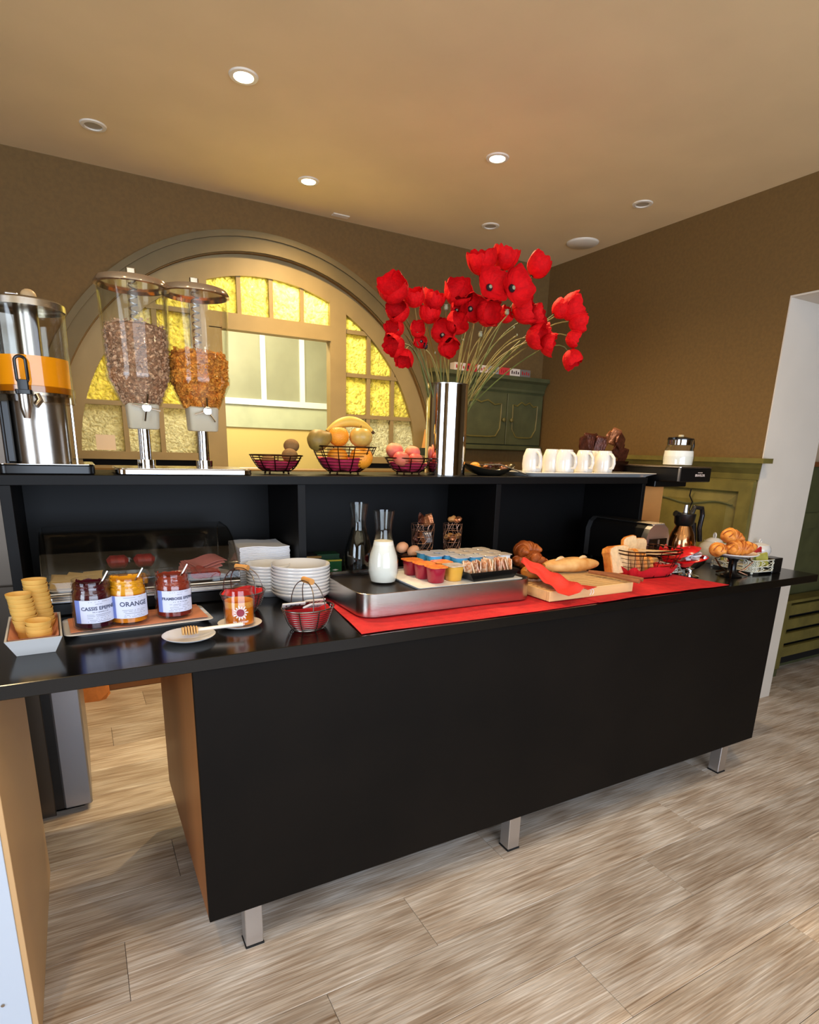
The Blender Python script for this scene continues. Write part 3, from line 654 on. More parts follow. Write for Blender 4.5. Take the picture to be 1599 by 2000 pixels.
o = round_fruit('kiwi', 'flat-lying kiwi half hidden at the left of the left shallow basket', 'fruit', (b1.x - .03, YT + .0, bz + .046), .024, m_kiwi, False, .75)
b2 = at(672, 926, y=YT)
wire_basket('deep wire fruit basket with crimson liner holding oranges, pear and banana', (b2.x, YT, bz), .122, .062, .088, 8, .85, lh=.5, spokes=12)
fy = YT - .03
round_fruit('orange', 'large orange low at the front right inside the deep fruit basket', 'fruit', (at(703, 893, y=fy).x, fy - .012, bz + .062), .043, m_or)
round_fruit('orange', 'orange behind the wires left of the large front orange', 'fruit', (at(662, 893, y=fy).x, fy + .012, bz + .062), .038, m_or)
round_fruit('orange', 'orange on top in the middle of the deep fruit basket', 'fruit', (at(666, 858, y=fy).x, fy + .022, bz + .136), .038, m_or)
round_fruit('apple', 'golden brown apple on top right of the deep fruit basket', 'fruit', (at(707, 858, y=fy).x, fy + .01, bz + .136), .043, m_apple, True, .86)
t = thing('pear', 'greenish brown pear lying at the left rim of the deep fruit basket', 'fruit', (at(629, 860, y=fy).x, fy + .02, bz + .122))
t.rotation_euler = (radians(10), radians(72), radians(10))
ob('flesh', M().lathe([(0, -.044), (.022, -.041), (.036, -.026), (.039, -.008), (.033, .012), (.022, .03), (.014, .046), (.006, .052), (0, .052)], 26), m_pear, t)
ob('stem', M().tube([(0, 0, .05), (.004, 0, .068)], .0022, 6), m_stem, t)
t = thing('banana', 'yellow banana curving over the top of the deep fruit basket', 'fruit', (at(694, 832, y=fy).x, fy + .05, bz + .165))
bp = []; br = []
for j in range(15):
    u = j / 14; a = radians(200) - radians(112) * 0 - (u - .5) * radians(-80)
    bp.append((.115 * (u - .5) * 2 * .78, .0, .034 * (1 - (2 * u - 1) ** 2) - .012 + (.008 * u))); br.append(.019 * max(.28, min(1, sin(pi * min(max(u, .04), .96)) ** .45)))
ob('peel', M().tube(bp, .018, 10, rad=br), mat('banana_peel', (216, 176, 74), .5, var=.08), t, True, 60)
ob('tip', M().tube([bp[-1], (bp[-1][0] + .01, 0, bp[-1][2] - .008)], .006, 8), m_stem, t)
b3 = at(797, 926, y=YT)
wire_basket('shallow wire basket with crimson liner and peaches beside the steel vase', (b3.x, YT, bz), .096, .05, .052, 5, .85)
for i, (px, py, r, dy, m_, lb) in enumerate(((771, 880, .034, .02, m_peach, 'pale peach at the back left of the peach basket'), (806, 884, .031, .03, m_peach, 'pale peach at the back right of the peach basket'), (784, 896, .032, -.035, m_plum, 'red peach at the front left of the peach basket'), (812, 898, .029, -.03, m_plum, 'red peach at the front right of the peach basket'))):
    p = at(px, py, y=YT + dy); round_fruit('peach', lb, 'fruit', (p.x, YT + dy, max(p.z, bz + .045)), r, m_, True, .9, tilt=.2, crease=True)

# --- vase with poppies
vx, vy = at(868, 926, y=YT).x, YT
vb = at(848, 926, y=vy).x; vr = (at(912, 840, y=vy).x - at(845, 840, y=vy).x) / 2
VH = at(881, 752, y=vy).z - ZB
t = thing('steel_vase', 'tall polished steel cylinder vase full of red poppies', 'vase', (vx, vy, ZB))
ob('body', M().lathe([(0, 0), (vr, 0), (vr, VH), (vr - .003, VH), (vr - .003, .01), (0, .01)], 64), m_chrome, t, True, 30)
ob('rim', M().lathe([(vr - .003, VH - .003), (vr + .0012, VH - .003), (vr + .0012, VH + .001), (vr - .003, VH + .001)], 64, close=True), m_steel, t)
m_pet = mat('poppy_petal', (206, 8, 16), .75, var=.15, vscale=3, spec=.2, bump=.3, bscale=5)
m_stm = mat('poppy_stem', (126, 112, 52), .6, var=.2)
m_stm2 = mat('poppy_stem_green', (86, 96, 42), .6, var=.2)
m_pod = mat('poppy_centre', (26, 16, 20), .7); m_pod2 = mat('poppy_pod', (150, 152, 120), .6)
def petal(R, open_, seed):
    rnd = random.Random(seed); ph = rnd.random() * 6
    def f(u, v):   # v from the base to the tip, u across
        w = (u - .5) * 2; th = v * open_ * (1 - .16 * w ** 4); rad = R * (1 + .045 * sin(9 * u + ph) * v + .03 * sin(19 * u + ph) * v * v)
        a = w * radians(62) * (sin(pi * min(1, v * .62 + .12)) ** .5)
        rr_ = rad * sin(th); z = rad * (1 - cos(th)) * 1.05 + .02 * R * sin(13 * u + ph) * v
        if v > .85: rr_ *= 1 + .04 * sin(11 * u + ph)
        return (rr_ * cos(a), rr_ * sin(a), z)
    return sheet(f, 14, 9)
pm1 = [petal(1, radians(110), 1), petal(.95, radians(118), 2), petal(1.1, radians(64), 3)]
pmesh = []
for q in pm1: me = q.mesh('petal'); fix(me, True, 80); me.materials.append(m_pet); pmesh.append(me)
cm = M().lathe([(0, 0), (.2, .02), (.26, .12), (.2, .22), (0, .26)], 14).mesh('centre'); fix(cm, True); cm.materials.append(m_pod)
cm2 = M().lathe([(0, .24), (.12, .25), (.13, .3), (.06, .34), (0, .34)], 12).mesh('seed_pod'); fix(cm2, True); cm2.materials.append(m_pod2)
FL = [  # px, py, radius px, y offset, direction (x,y,z), openness, label
 (770, 568, 25, -.02, (-.6, -.5, .5), 0, 'leftmost large poppy at the upper left of the bouquet'),
 (809, 583, 19, .0, (-.3, -.3, .8), 1, 'poppy just right of the leftmost large bloom'),
 (845, 588, 20, .03, (.1, -.4, .8), 1, 'poppy above the bare pod in the upper left group'),
 (779, 610, 20, -.01, (-.6, -.5, .3), 1, 'poppy directly under the leftmost large bloom'),
 (773, 642, 17, .0, (-.8, -.4, .1), 1, 'poppy at the left edge, middle of the left column'),
 (838, 616, 18, .0, (.0, -.3, .8), 1, 'closed cup-shaped poppy in the middle of the left group'),
 (773, 674, 19, -.01, (-.8, -.3, -.2), 1, 'poppy near the bottom of the left column'),
 (790, 697, 17, -.01, (-.4, -.4, -.7), 1, 'lowest hanging poppy of the left column'),
 (893, 574, 24, .0, (-.2, -.8, .4), 0, 'poppy left of the two open faces, upper middle'),
 (896, 602, 17, -.02, (-.2, -.8, .1), 1, 'poppy just under the upper middle bloom'),
 (866, 650, 22, -.05, (-.4, -.8, .1), 1, 'large lower middle poppy above the vase, left one'),
 (889, 634, 20, -.05, (.1, -.8, .3), 1, 'lower middle poppy above the vase, right one'),
 (874, 675, 19, -.06, (-.1, -.8, -.4), 1, 'lowest middle poppy drooping toward the vase mouth'),
 (942, 514, 26, .03, (-.3, -.2, .8), 1, 'top poppy, left of the two touching the ceiling line'),
 (986, 506, 24, .03, (.1, -.2, .9), 1, 'highest poppy at the very top of the bouquet'),
 (1050, 522, 24, .04, (.4, -.2, .7), 1, 'upper right poppy standing alone on a curved stem'),
 (958, 560, 30, -.04, (-.15, -1, .15), 2, 'wide open poppy facing forward, left of the pair'),
 (1003, 562, 34, -.05, (.05, -1, .05), 2, 'largest wide open poppy facing forward, right of the pair'),
 (922, 602, 24, -.02, (-.3, -.7, -.1), 1, 'poppy below left of the open pair'),
 (951, 610, 24, -.03, (.1, -.9, -.2), 1, 'poppy directly below the open pair'),
 (1022, 604, 28, .0, (.5, -.6, .2), 1, 'poppy right of and below the largest open bloom'),
 (1046, 618, 22, .0, (.5, -.6, .2), 1, 'poppy between the centre and the far right cluster'),
 (985, 617, 15, .03, (.2, -.6, .4), 1, 'small poppy half hidden behind stems in the centre'),
 (1116, 603, 28, .02, (.7, -.5, .4), 1, 'biggest poppy of the far right cluster'),
 (1092, 606, 18, .03, (.6, -.2, .5), 1, 'poppy at the left side of the far right cluster'),
 (1127, 628, 22, .0, (.8, -.5, 0), 1, 'rightmost poppy of the far right cluster'),
 (1118, 660, 17, .0, (.7, -.4, -.3), 1, 'poppy at the bottom of the far right cluster'),
 (1116, 699, 21, .0, (.3, -.4, -.8), 1, 'single poppy hanging lowest at the far right'),
 (1045, 658, 23, -.02, (.4, -.8, .0), 1, 'poppy in the lower right group, left one'),
 (1069, 672, 20, -.02, (.6, -.6, -.2), 0, 'poppy in the lower right group, right one'),
 (1066, 651, 16, .01, (.5, -.5, .3), 1, 'small poppy at the top of the lower right group'),
 (816, 645, 14, -.01, (-.3, -.6, .3), 1, 'small orange-red poppy inside the left group'),
 (822, 667, 12, -.01, (-.3, -.4, -.1), 1, 'tiny poppy bud low inside the left group'),
]
random.seed(21)
rm = Vector((vx, vy, ZB + VH))
for i, (px, py, rp, dy, dr, op, lb) in enumerate(FL):
    y = vy + dy; p = at(px, py, y=y); Rr = rp * (y - CAM.y) / 1152 * 1.2
    d = Vector(dr).normalized(); sc = Rr / (1.0 if op != 2 else .98)
    base = p - d * sc * (.75 if op != 2 else .2)
    t = thing('poppy', lb, 'flower', tuple(base), 0, 'red poppies in the steel vase')
    # stem in local coordinates of the flower
    a = Vector(((p.x - vx) * .35, random.uniform(-.04, .04), 0)); a.x = max(-vr * .75, min(vr * .75, a.x + random.uniform(-.02, .02)))
    s0 = rm + a + Vector((0, 0, -.12)); e = base; mid = s0.lerp(e, .5) + Vector((-(e.x - rm.x) * .12, 0, .05)); c2 = e - d * .10
    pts = []
    for k in range(13):
        u = k / 12; P = (1 - u) ** 3 * s0 + 3 * (1 - u) ** 2 * u * mid + 3 * (1 - u) * u * u * c2 + u ** 3 * e; pts.append(P - base)
    ob('stem', M().tube(pts, .0024, 6), m_stm if i % 3 else m_stm2, t)
    q = Vector((0, 0, 1)).rotation_difference(d).to_matrix().to_4x4()
    npet = 4; me = pmesh[{0: 0, 1: 1, 2: 2}[op]]
    for k in range(npet):
        o = bpy.data.objects.new('petal', me); C.objects.link(o); o.parent = t
        o.matrix_local = q @ Matrix.Rotation(k * 2 * pi / npet + i, 4, 'Z') @ Matrix.Scale(sc * (1 + .06 * (k % 2)), 4)
    for me2, nm in ((cm, 'centre'), (cm2, 'seed_pod')):
        o = bpy.data.objects.new(nm, me2); C.objects.link(o); o.parent = t; o.matrix_local = q @ Matrix.Scale(sc * .8, 4)
for i, (px, py, lb) in enumerate(((871, 608, 'bare pale seed pod on a stem at the upper left of the bouquet'), (990, 617, 'bare seed pod among the stems right of centre'), (938, 660, 'pale bud tip between the stems above the vase'), (831, 683, 'dark bud at the left above the stems'), (1004, 640, 'thin bare stem leaning right under the central blooms'), (1030, 668, 'thin bare stem leaning far right with a pale tip'), (1010, 655, 'short bare stem below the right group'), (850, 690, 'short bare stem upright left of the vase centre'), (905, 665, 'bare stem upright above the vase centre'), (960, 640, 'bare stem leaning slightly right above the vase'))):
    y = vy + random.uniform(-.04, .04); p = at(px, py, y=y)
    t = thing('bare_poppy', lb, 'flower', tuple(p), 0)
    s0 = rm + Vector((max(-.06, min(.06, (p.x - vx) * .3)), random.uniform(-.05, .05), -.1)); c1 = s0 + Vector((0, 0, .18)); pts = [((1 - u) ** 2 * s0 + 2 * (1 - u) * u * c1.lerp(p, .35) + u * u * p) - p for u in [k / 10 for k in range(11)]]
    ob('stem', M().tube(pts, .0022, 6), m_stm, t)
    ob('seed_pod', M().lathe([(0, 0), (.008, .006), (.009, .014), (.006, .02), (.009, .023), (0, .025)], 12) if i < 4 else M().ell((0, 0, .002), (.003, .003, .005), 8, 6), m_pod2 if i != 3 else m_pod, t)

# --- leaf bowl of chocolates with spoon
p = at(952, 926, y=YT)
t = thing('snack_bowl', 'low dark steel oval bowl of wrapped sweets right of the vase', 'bowl', (p.x, YT - .01, ZB))
def bowl_f(th):
    return M().loops([[(q * 1.28 * cos(a), q * .62 * sin(a), z + (.012 * cos(2 * a) * (q / .1)) * (1 if k else 0)) for a in [2 * pi * i / 36 for i in range(36)]] for k, (q, z) in enumerate(((.04, 0), (.07, .008), (.095, .024), (.102, .036), (.098, .037), (.09, .026), (.066, .011), (.03, .004)))])
ob('shell', bowl_f(.002), mat('dark_bowl_steel', (90, 84, 70), .2, .9), t)
m_ch = mat('chocolate_wrapper', (80, 40, 28), .3, .4, var=.3, vscale=50, bump=.4, bscale=90)
m_gold = mat('bronze_wrapper', (176, 112, 72), .3, .6, var=.3, vscale=50, bump=.4, bscale=90)
random.seed(5)
for i in range(8):
    a = i * .9; x = .035 + .055 * cos(a); lb = ['front', 'right', 'back', 'left', 'top', 'rear right', 'rear left', 'far right'][i]
    o = ob('sweet', M().rr(0, 0, .034, .02, .006, -.007, .007, .002), m_ch if i % 3 else m_gold); o.location = (p.x + .035 + .04 * cos(a), YT - .01 + .03 * sin(a), ZB + .034 + .004 * (i % 3)); o.rotation_euler = (random.uniform(-.4, .4), random.uniform(-.4, .4), a)
    tag(o, f'small wrapped chocolate sweet, {lb} of the heap in the dark bowl beside the vase', 'sweet', 'sweets in the dark bowl')
o = ob('mandarin', M().ell((0, 0, 0), (.024, .024, .018), 18, 10), m_or); o.location = (p.x - .075, YT - .012, ZB + .036); tag(o, 'orange sweet or fruit at the left end of the dark bowl', 'fruit')
t = thing('serving_spoon', 'thin steel spoon leaning over the rim of the dark bowl', 'spoon', (p.x, YT - .06, ZB))
ob('handle', M().tube([(-.04, .03, .045), (.02, 0, .046), (.07, -.02, .03), (.14, -.04, .006)], .0028, 8), m_chrome, t); ob('bowl', M().ell((-.055, .035, .043), (.022, .014, .004), 14, 8), m_chrome, t)

# --- platter with mugs
pL, pR = at(1000, 918, y=YT).x, at(1246, 921, y=YT).x
t = thing('serving_platter', 'long white rectangular platter under the upturned mugs', 'platter', ((pL + pR) / 2, YT, ZB))
pw = pR - pL
ob('tray', M().rr(0, 0, pw, .26, .03, 0, .018, .002, w0=pw - .06, d0=.19), m_ceramic, t)
mugp = [(1040, .0, 'leftmost white mug upside down on the platter'), (1078, .03, 'second white mug from the left on the platter'), (1104, -.03, 'third white mug from the left on the platter'), (1141, .0, 'fourth white mug from the left on the platter'), (1180, -.01, 'rightmost white mug upside down on the platter')]
mh = .098
def mug(label, x, y, rz):
    t = thing('mug', label, 'mug', (x, y, ZB + .0185), rz, 'upturned white mugs on the platter')
    ob('body', M().lathe([(.041, 0), (.0445, .03), (.042, .065), (.032, mh - .004), (.029, mh), (.0, mh - .001), (0, mh - .006), (.027, mh - .008), (.038, .06), (.04, .03), (.038, 0)], 36), m_ceramic, t)
    ob('handle', M().tube([(.041, 0, .018), (.062, 0, .02), (.07, 0, .04), (.066, 0, .065), (.05, 0, .08), (.034, 0, .083)], .0065, 10), m_ceramic, t)
for i, (px, dy, lb) in enumerate(mugp): mug(lb, at(px, 900, y=YT + dy).x, YT + dy, radians(-100 + [0, 40, 10, 0, 5][i]))
mug('white mug half hidden behind the second and third mugs', at(1160, 900, y=YT + .09).x, YT + .09, radians(-60))

ORD2 = ['first', 'second', 'third', 'fourth', 'fifth', 'sixth', 'seventh', 'eighth', 'ninth', 'tenth', 'eleventh', 'twelfth', 'thirteenth', 'fourteenth', 'fifteenth']
ORD_ = ['first', 'second', 'third', 'fourth', 'fifth', 'sixth', 'seventh', 'eighth', 'ninth']
# --- basket of chocolate biscuits behind the mugs
p = at(1190, 900, y=YT + .16)
t = thing('biscuit_basket', 'dark basket behind the mugs holding upright chocolate packets', 'basket', (p.x, YT + .14, ZB)); 
ob('shell', M().loops([[(q * .085 * cx_ - .03, q * .06 * cy_, z) for cx_, cy_ in ((-1, -1), (1, -1), (1, 1), (-1, 1))] for q, z in ((.8, 0), (1, .07), (.96, .07), (.76, .006))]), m_wire, t, False)
random.seed(8)
for i, (px, py, tilt) in enumerate(((1140, 868, -.3), (1150, 862, .1), (1162, 863, -.2), (1172, 868, .2), (1186, 858, -.4), (1200, 852, .3), (1212, 860, .7), (1208, 876, .5), (1216, 890, .2))):
    q = at(px, py, y=YT + .14 + (i % 3) * .012)
    L = []
    for z, w in ((-.045, .02), (-.038, .026), (0, .03), (.03, .027), (.04, .024)): L.append([(w * cx_ + random.uniform(-.004, .004), .006 * cy_ * (1 if abs(z) < .04 else .2), z) for cx_, cy_ in ((-1, -1), (0, -1.3), (1, -1), (1, 1), (0, 1.3), (-1, 1))])
    o = ob('biscuit_packet', M().loops(L), m_ch if i not in (4, 5) else m_gold, None, False); o.location = q; o.rotation_euler = (random.uniform(-.3, .3), tilt, random.uniform(-.5, .5))
    tag(o, f'{"bronze" if i in (4, 5) else "brown"} foil chocolate packet behind the mugs, {ORD_[i]} from the left', 'packet', 'chocolate packets behind the mugs')

# --- coffee machine with jugs
MX = at(1327, 930, y=.46).x; MY = .46; mw = at(1389, 930, y=MY).x - MX
t = thing('coffee_machine', 'black-topped filter coffee machine with a steel column tinted by a painted reflection at the right end', 'coffee machine', (MX, MY, T))
z1, z0 = at(1327, 914, y=MY).z - T, at(1325, 942, y=MY).z - T
ob('head', M().rr(mw / 2, .22, mw, .44, .008, z0, z1, .004), m_blackpl, t)
ob('top_plate', M().rr(mw / 2, .22, mw + .006, .446, .01, z1, z1 + .006, .001), m_steel, t)
ob('trim_strip', M().box(-.002, -.001, z0 + .004, .006, .008, z1 - .002), m_alu, t, False)
ob('underside_box', M().bb(.0, .13, z0 - .03, mw, .43, z0, .003), m_blackpl, t, False)
ob('column', M().rr(mw / 2 - .01, .32, mw - .02, .16, .01, .03, z0 - .03, .003), mat('steel_painted_reflection', (222, 150, 82), .4, .0, var=.1, vscale=5), t, label='steel column with a painted warm reflection')  # steel column, its warm reflection put into the base colour
ob('base', M().rr(mw / 2, .2, mw, .4, .02, 0, .03, .004), m_blackpl, t)
vs, fs = textmesh('BRAVILOR', .0155, bold=.0004)
m_let = mat('pale_lettering', (214, 196, 186), .5)
ob('lettering', M().add([(mw * .63 + x, -.0012, z0 + (z1 - z0) * .48 + y) for x, y, _ in vs], fs).box(mw * .56, -.0012, z0 + (z1 - z0) * .66, mw * .70, 0, z0 + (z1 - z0) * .70), m_let, t, False)
def coffee_jug(label, loc, liquid, lz, rz, col):
    t = thing('coffee_jug', label, 'jug', loc, rz)
    ob('glass_body', M().lathe([(0, 0), (.062, 0), (.073, .01), (.072, .04), (.064, .085), (.055, .105), (.056, .125), (.053, .125), (.052, .106), (.061, .085), (.069, .04), (.07, .012), (0, .003)], 40), m_glass, t)
    ob(liquid, M().lathe([(0, .004), (.066, .006), (.0685, .04), (.0655, lz), (0, lz)], 36), col, t)
    ob('collar', M().lathe([(.054, .1), (.0585, .1), (.0595, .124), (.056, .126), (.054, .122)], 36, close=True), m_chrome, t)
    ob('lid', M().lathe([(0, .14), (.02, .138), (.05, .132), (.06, .128), (.06, .123), (0, .123)], 32).rr(-.055, 0, .04, .04, .012, .122, .134, .002), m_blackpl, t)
    ob('lid_knob', M().lathe([(0, .148), (.012, .147), (.013, .139), (0, .138)], 16), mat('lid_knob_beige', (190, 176, 140), .4), t)
    ob('handle', M().tube([(.058, 0, .122), (.09, 0, .126), (.098, 0, .1), (.092, 0, .05), (.08, 0, .03)], .009, 10), m_blackpl, t)
    return t
p = at(1330, 905, y=MY + .1)
coffee_jug('glass jug of white milk on top of the coffee machine', (p.x, MY + .12, T + z1 + .0065), 'milk', .072, 0, m_milk)
p = at(1322, 1085, y=.5)
t = thing('thermos_jug', 'steel coffee jug with black collar and big chrome handle beside the toaster', 'jug', (at(1330, 1075, y=.38).x, .385, T + .0005), radians(-8))
gh = at(1322, 1000, y=.42).z - T
ob('body', M().lathe([(0, 0), (.055, 0), (.06, .006), (.06, gh * .45), (.05, gh * .62), (.036, gh * .74), (.034, gh * .78), (0, gh * .78)], 40), mat('bronze_tinted_steel', (190, 140, 96), .15, 1), t)  # steel body with a bronze tint as base colour
ob('collar', M().lathe([(.035, gh * .76), (.043, gh * .8), (.047, gh * .98), (0, gh * 1.0)], 32).tube([(-.03, 0, gh * .95), (-.06, 0, gh * .99)], .014, 10), m_blackpl, t)
ob('lid_knob', M().lathe([(0, gh * 1.0), (.011, gh), (.009, gh + .035), (0, gh + .04)], 16), m_alu, t)
ob('handle', M().tube([(.035, 0, gh * .95), (.05, 0, gh * 1.1), (.095, 0, gh * 1.08), (.105, 0, gh * .95), (.098, 0, gh * .7), (.112, 0, gh * .45)], .0115, 10), mat('handle_grey', (60, 60, 62), .15, .8), t)
ob('spine', M().tube([(.055, 0, gh * .8), (.072, 0, gh * .5), (.068, 0, gh * .1)], .014, 10), m_blackpl, t)
# --- toaster
tx0 = at(1262, 1060, y=.385).x; tw = at(1307, 1060, y=.385).x - tx0 - .006
t = thing('toaster', 'long black and chrome toaster end-on behind the bread basket', 'toaster', (tx0, .385, T))
th = at(1262, 1026, y=.385).z - T
prof = [(0, .012), (tw, .012), (tw, th * .72), (tw * .9, th * .9), (tw * .72, th), (tw * .28, th), (tw * .1, th * .9), (0, th * .72)]
ob('body', M().xz(prof, .03, .34), m_blackpl, t, True, 30)
ob('end_cap', M().xz([(x * 1.0, z) for x, z in prof], 0, .03), m_alu, t, True, 30)
ob('end_cap', M().xz(prof, .34, .37), m_alu, t, True, 30)
ob('end_plate', M().xz([(tw * .12, .03), (tw * .88, .03), (tw * .88, th * .68), (tw * .12, th * .68)], -.004, 0), mat('dark_mirror_plate', (70, 52, 44), .1, .9), t, False)
ob('lever_track', M().box(tw * .47, -.006, .03, tw * .54, -.0035, th * .66), m_alu, t, False)
ob('lever', M().ell((tw * .5, -.012, th * .48), (.024, .012, .008), 14, 8), m_blackpl, t)
for k in range(8): ob('grille_bar', M().bb(tw * .2 + k * tw * .075, .004, th * .985, tw * .2 + k * tw * .075 + .006, .345, th + .004, .001), m_steel, t, False)
for x in (.02, tw - .02):
    for y in (.03, .33): ob('foot', M().lathe([(.01, 0), (.01, .012)], 12, x, y), m_rubber, t)

# ================================================================ things on the worktop
TB = T + .0005
# --- dish of wafer cups
cxl, cxr = at(42, 1283, z=T), at(100, 1278, z=T)
t = thing('rectangular_dish', 'white tapered rectangular dish holding tan wafer cups at the left end', 'dish', ((cxl.x + cxr.x) / 2 - .003, .265, TB), radians(2))
def dishf(w, d, h, k, m_, t, nm='dish', thk=.004):
    L = [[(q * w / 2 * a - 0, (q2 * d / 2) * b, z) for a, b in ((-1, -1), (1, -1), (1, 1), (-1, 1))] for q, q2, z in ((k, k + .08, 0), (1, 1, h), (1 - 2 * thk / w, 1 - 2 * thk / d, h), (k - 2 * thk / w, k + .08 - 2 * thk / d, thk))]
    return ob(nm, M().loops(L), m_, t, False)
dishf(.115, .235, .045, .68, m_ceramic, t)
dx, dy = (cxl.x + cxr.x) / 2 - .003, .265
ob('paper_liner', M().loops([[(.030 * a, .068 * b, .012) for a, b in ((-1, -1), (1, -1), (1, 1), (-1, 1))], [(.0505 * a, .109 * b, .0465) for a, b in ((-1, -1), (1, -1), (1, 1), (-1, 1))]], True, False), mat('salmon_paper', (206, 140, 110), .8), t, False)
m_cup = mat('tan_wafer', (214, 168, 84), .6, var=.05)
cupm = M().lathe([(0, 0), (.021, 0), (.0235, .02), (.0265, .026), (.0275, .034), (.0262, .034), (.025, .027), (.0222, .021), (.0195, .003), (0, .003)], 28).mesh('cup'); fix(cupm, True); cupm.materials.append(m_cup)
ORD = ['topmost', 'second', 'third', 'fourth', 'fifth', 'sixth', 'seventh', 'eighth', 'ninth', 'tenth', 'eleventh', 'twelfth']
def cups(n, x, y, z0, step, where, lean=(0, 0)):
    for k in range(n):
        o = bpy.data.objects.new('wafer_cup', cupm); C.objects.link(o); o.location = (x + lean[0] * k, y + lean[1] * k, z0 + step * k); o.rotation_euler = (.02 * sin(k * 2), .03 * cos(k), k)
        nth = ORD[n - 1 - k]; tag(o, f'tan wafer cup, {nth}{" from the top" if n - 1 - k else ""} of the {where}', 'cup', 'stacked tan wafer cups in the white dish')
cups(9, dx - .014, dy - .002, TB + .012, .0105, 'left stack', (-.0012, 0))
cups(4, dx + .012, dy - .058, TB + .012, .0095, 'short front stack', (0, 0))
cups(11, dx + .016, dy + .058, TB + .012, .0105, 'tall back stack', (-.0008, 0))

# --- jam tray with jars
jl, jr = at(132, 1252, z=T), at(408, 1215, z=T)
jcx, jw = (jl.x + jr.x) / 2, jr.x - jl.x
t = thing('jam_tray', 'white rectangular porcelain tray under the three jam jars', 'tray', (jcx, .345, TB), radians(3))
ob('tray', M().rr(0, 0, jw + .02, .17, .02, 0, .014, .002, w0=jw - .03, d0=.12), m_ceramic, t)
o = ob('paper_napkin', sheet(lambda u, v: ((u - .5) * (jw - .01), (v - .5) * .15, .0018 + .0012 * sin(u * 9 + v * 5)), 24, 8, .001), mat('salmon_napkin', (214, 142, 108), .8, var=.05), None, True)
o.location = (jcx, .345, TB + .0165); o.rotation_euler = (0, 0, radians(3)); tag(o, 'folded salmon paper napkin under the jam jars', 'napkin')
m_lab = mat('label_paper', (206, 212, 236), .6); m_labb = mat('label_blue', (110, 128, 196), .6); m_ink = mat('label_ink', (62, 66, 96), .6)
def jar(label, x, y, rz, jamcol, title, tsize, smear, spoon=None, H_=.128, R_=.049):
    z = TB + .0195
    t = thing('jam_jar', label, 'jar', (x, y, z), rz)
    g = glass('jar_glass', (.96, .96, .96), .03, 1.5)
    ob('glass_jar', M().lathe([(0, 0), (R_ - .006, 0), (R_, .006), (R_, .09), (R_ - .004, .098), (R_ - .006, .104), (R_ - .0045, .107), (R_ - .006, .112), (R_ - .0045, .116), (R_ - .006, .12), (R_ - .0055, H_), (R_ - .008, H_), (R_ - .009, .104), (R_ - .0035, .09), (R_ - .0035, .008), (0, .004)], 44), g, t)
    jm = mat('jam_' + title, jamcol, .22, var=.15, vscale=60, spec=.6)
    ob('jam', M().lathe([(0, .0045), (R_ - .0045, .009), (R_ - .0045, .084), (R_ - .012, .088), (0, .082)], 40), jm, t)
    ob('jam_film', M().lathe([(R_ - .0042, .084), (R_ - .0042, .09), (R_ - .0095, .103), (R_ - .0095, .119), (R_ - .0102, .119), (R_ - .0102, .102), (R_ - .0055, .088)], 40, close=True), smear, t)
    rnd = random.Random(len(title)); mm = M()
    for k in range(90):
        a = rnd.uniform(0, 2 * pi); zz = rnd.uniform(.088, .122); mm.T = Matrix.Rotation(a, 4, 'Z') @ Matrix.Translation((R_ - .0095 + (.001 if zz > .1 else .0038), 0, zz)); mm.ell((0, 0, 0), (.001, rnd.uniform(.003, .009), rnd.uniform(.0015, .005)), 8, 5)
    ob('jam_smear', mm, smear, t)
    r = R_ + .0006; A0 = -pi / 2; 
    def lab(a0, a1, z0, z1, r, m_, nm): ob(nm, sheet(lambda u, v: (r * cos(a0 + (a1 - a0) * u), r * sin(a0 + (a1 - a0) * u), z0 + (z1 - z0) * v), 24, 1), m_, t)
    lab(A0 - 1.02, A0 + 1.1, .022, .082, r, m_lab, 'label')
    lab(A0 - 1.02, A0 - .74, .022, .082, r + .0004, m_labb, 'label_band')
    vs, fs = textmesh(title[0].upper() + title[1:] if False else title.upper(), tsize, bold=.00035)
    mm = M().add(wrap(vs, r + .0006, .060, A0 + .2), fs)
    for q, (a0, a1, zz) in enumerate(((-.3, .75, .077), (0, .35, .071), (-.15, .65, .050), (-.4, .8, .044), (-.4, .7, .040), (-.4, .8, .035), (-.3, .6, .030), (-.4, .75, .026))):
        if q == 2 and title == 'orange': continue
        k = 18
        for i in range(k):
            if rnd.random() < .25: continue
            u0 = a0 + (a1 - a0) * i / k; u1 = u0 + (a1 - a0) / k * .7; rr_ = r + .0006; hh = .0009 if q != 2 else .0016
            mm.add([(rr_ * cos(A0 + u), rr_ * sin(A0 + u), zz + s_) for u, s_ in ((u0, 0), (u1, 0), (u1, hh), (u0, hh))], [(0, 1, 2, 3)])
    ob('label_print', mm, m_ink, t, False)
    ob('spoon', M().tube([(-.01, .0, .06), (.03, .01, .12), (.044, .014, .142)], .0026, 7).ell((-.016, -.002, .05), (.008, .006, .012), 10, 6), m_chrome, t)
    return t
j1, j2, j3 = at(182, 1233, z=TB + .02), at(257, 1222, z=TB + .02), at(342, 1210, z=TB + .02)
jar('dark purple blackcurrant jam jar, leftmost on the tray', j1.x + .006, j1.y + .045, radians(6), (60, 10, 26), 'cassis epepine', .0128, mat('smear_cassis', (66, 14, 22), .2), H_=.128)
jar('amber orange marmalade jar in the middle of the tray', j2.x, j2.y + .045, radians(2), (222, 130, 20), 'orange', .0175, mat('smear_orange', (226, 160, 30), .2))
jar('red-brown raspberry jam jar, rightmost on the tray', j3.x + .006, j3.y + .045, radians(0), (128, 38, 26), 'framboise epepine', .0106, mat('smear_framb', (140, 54, 36), .2))

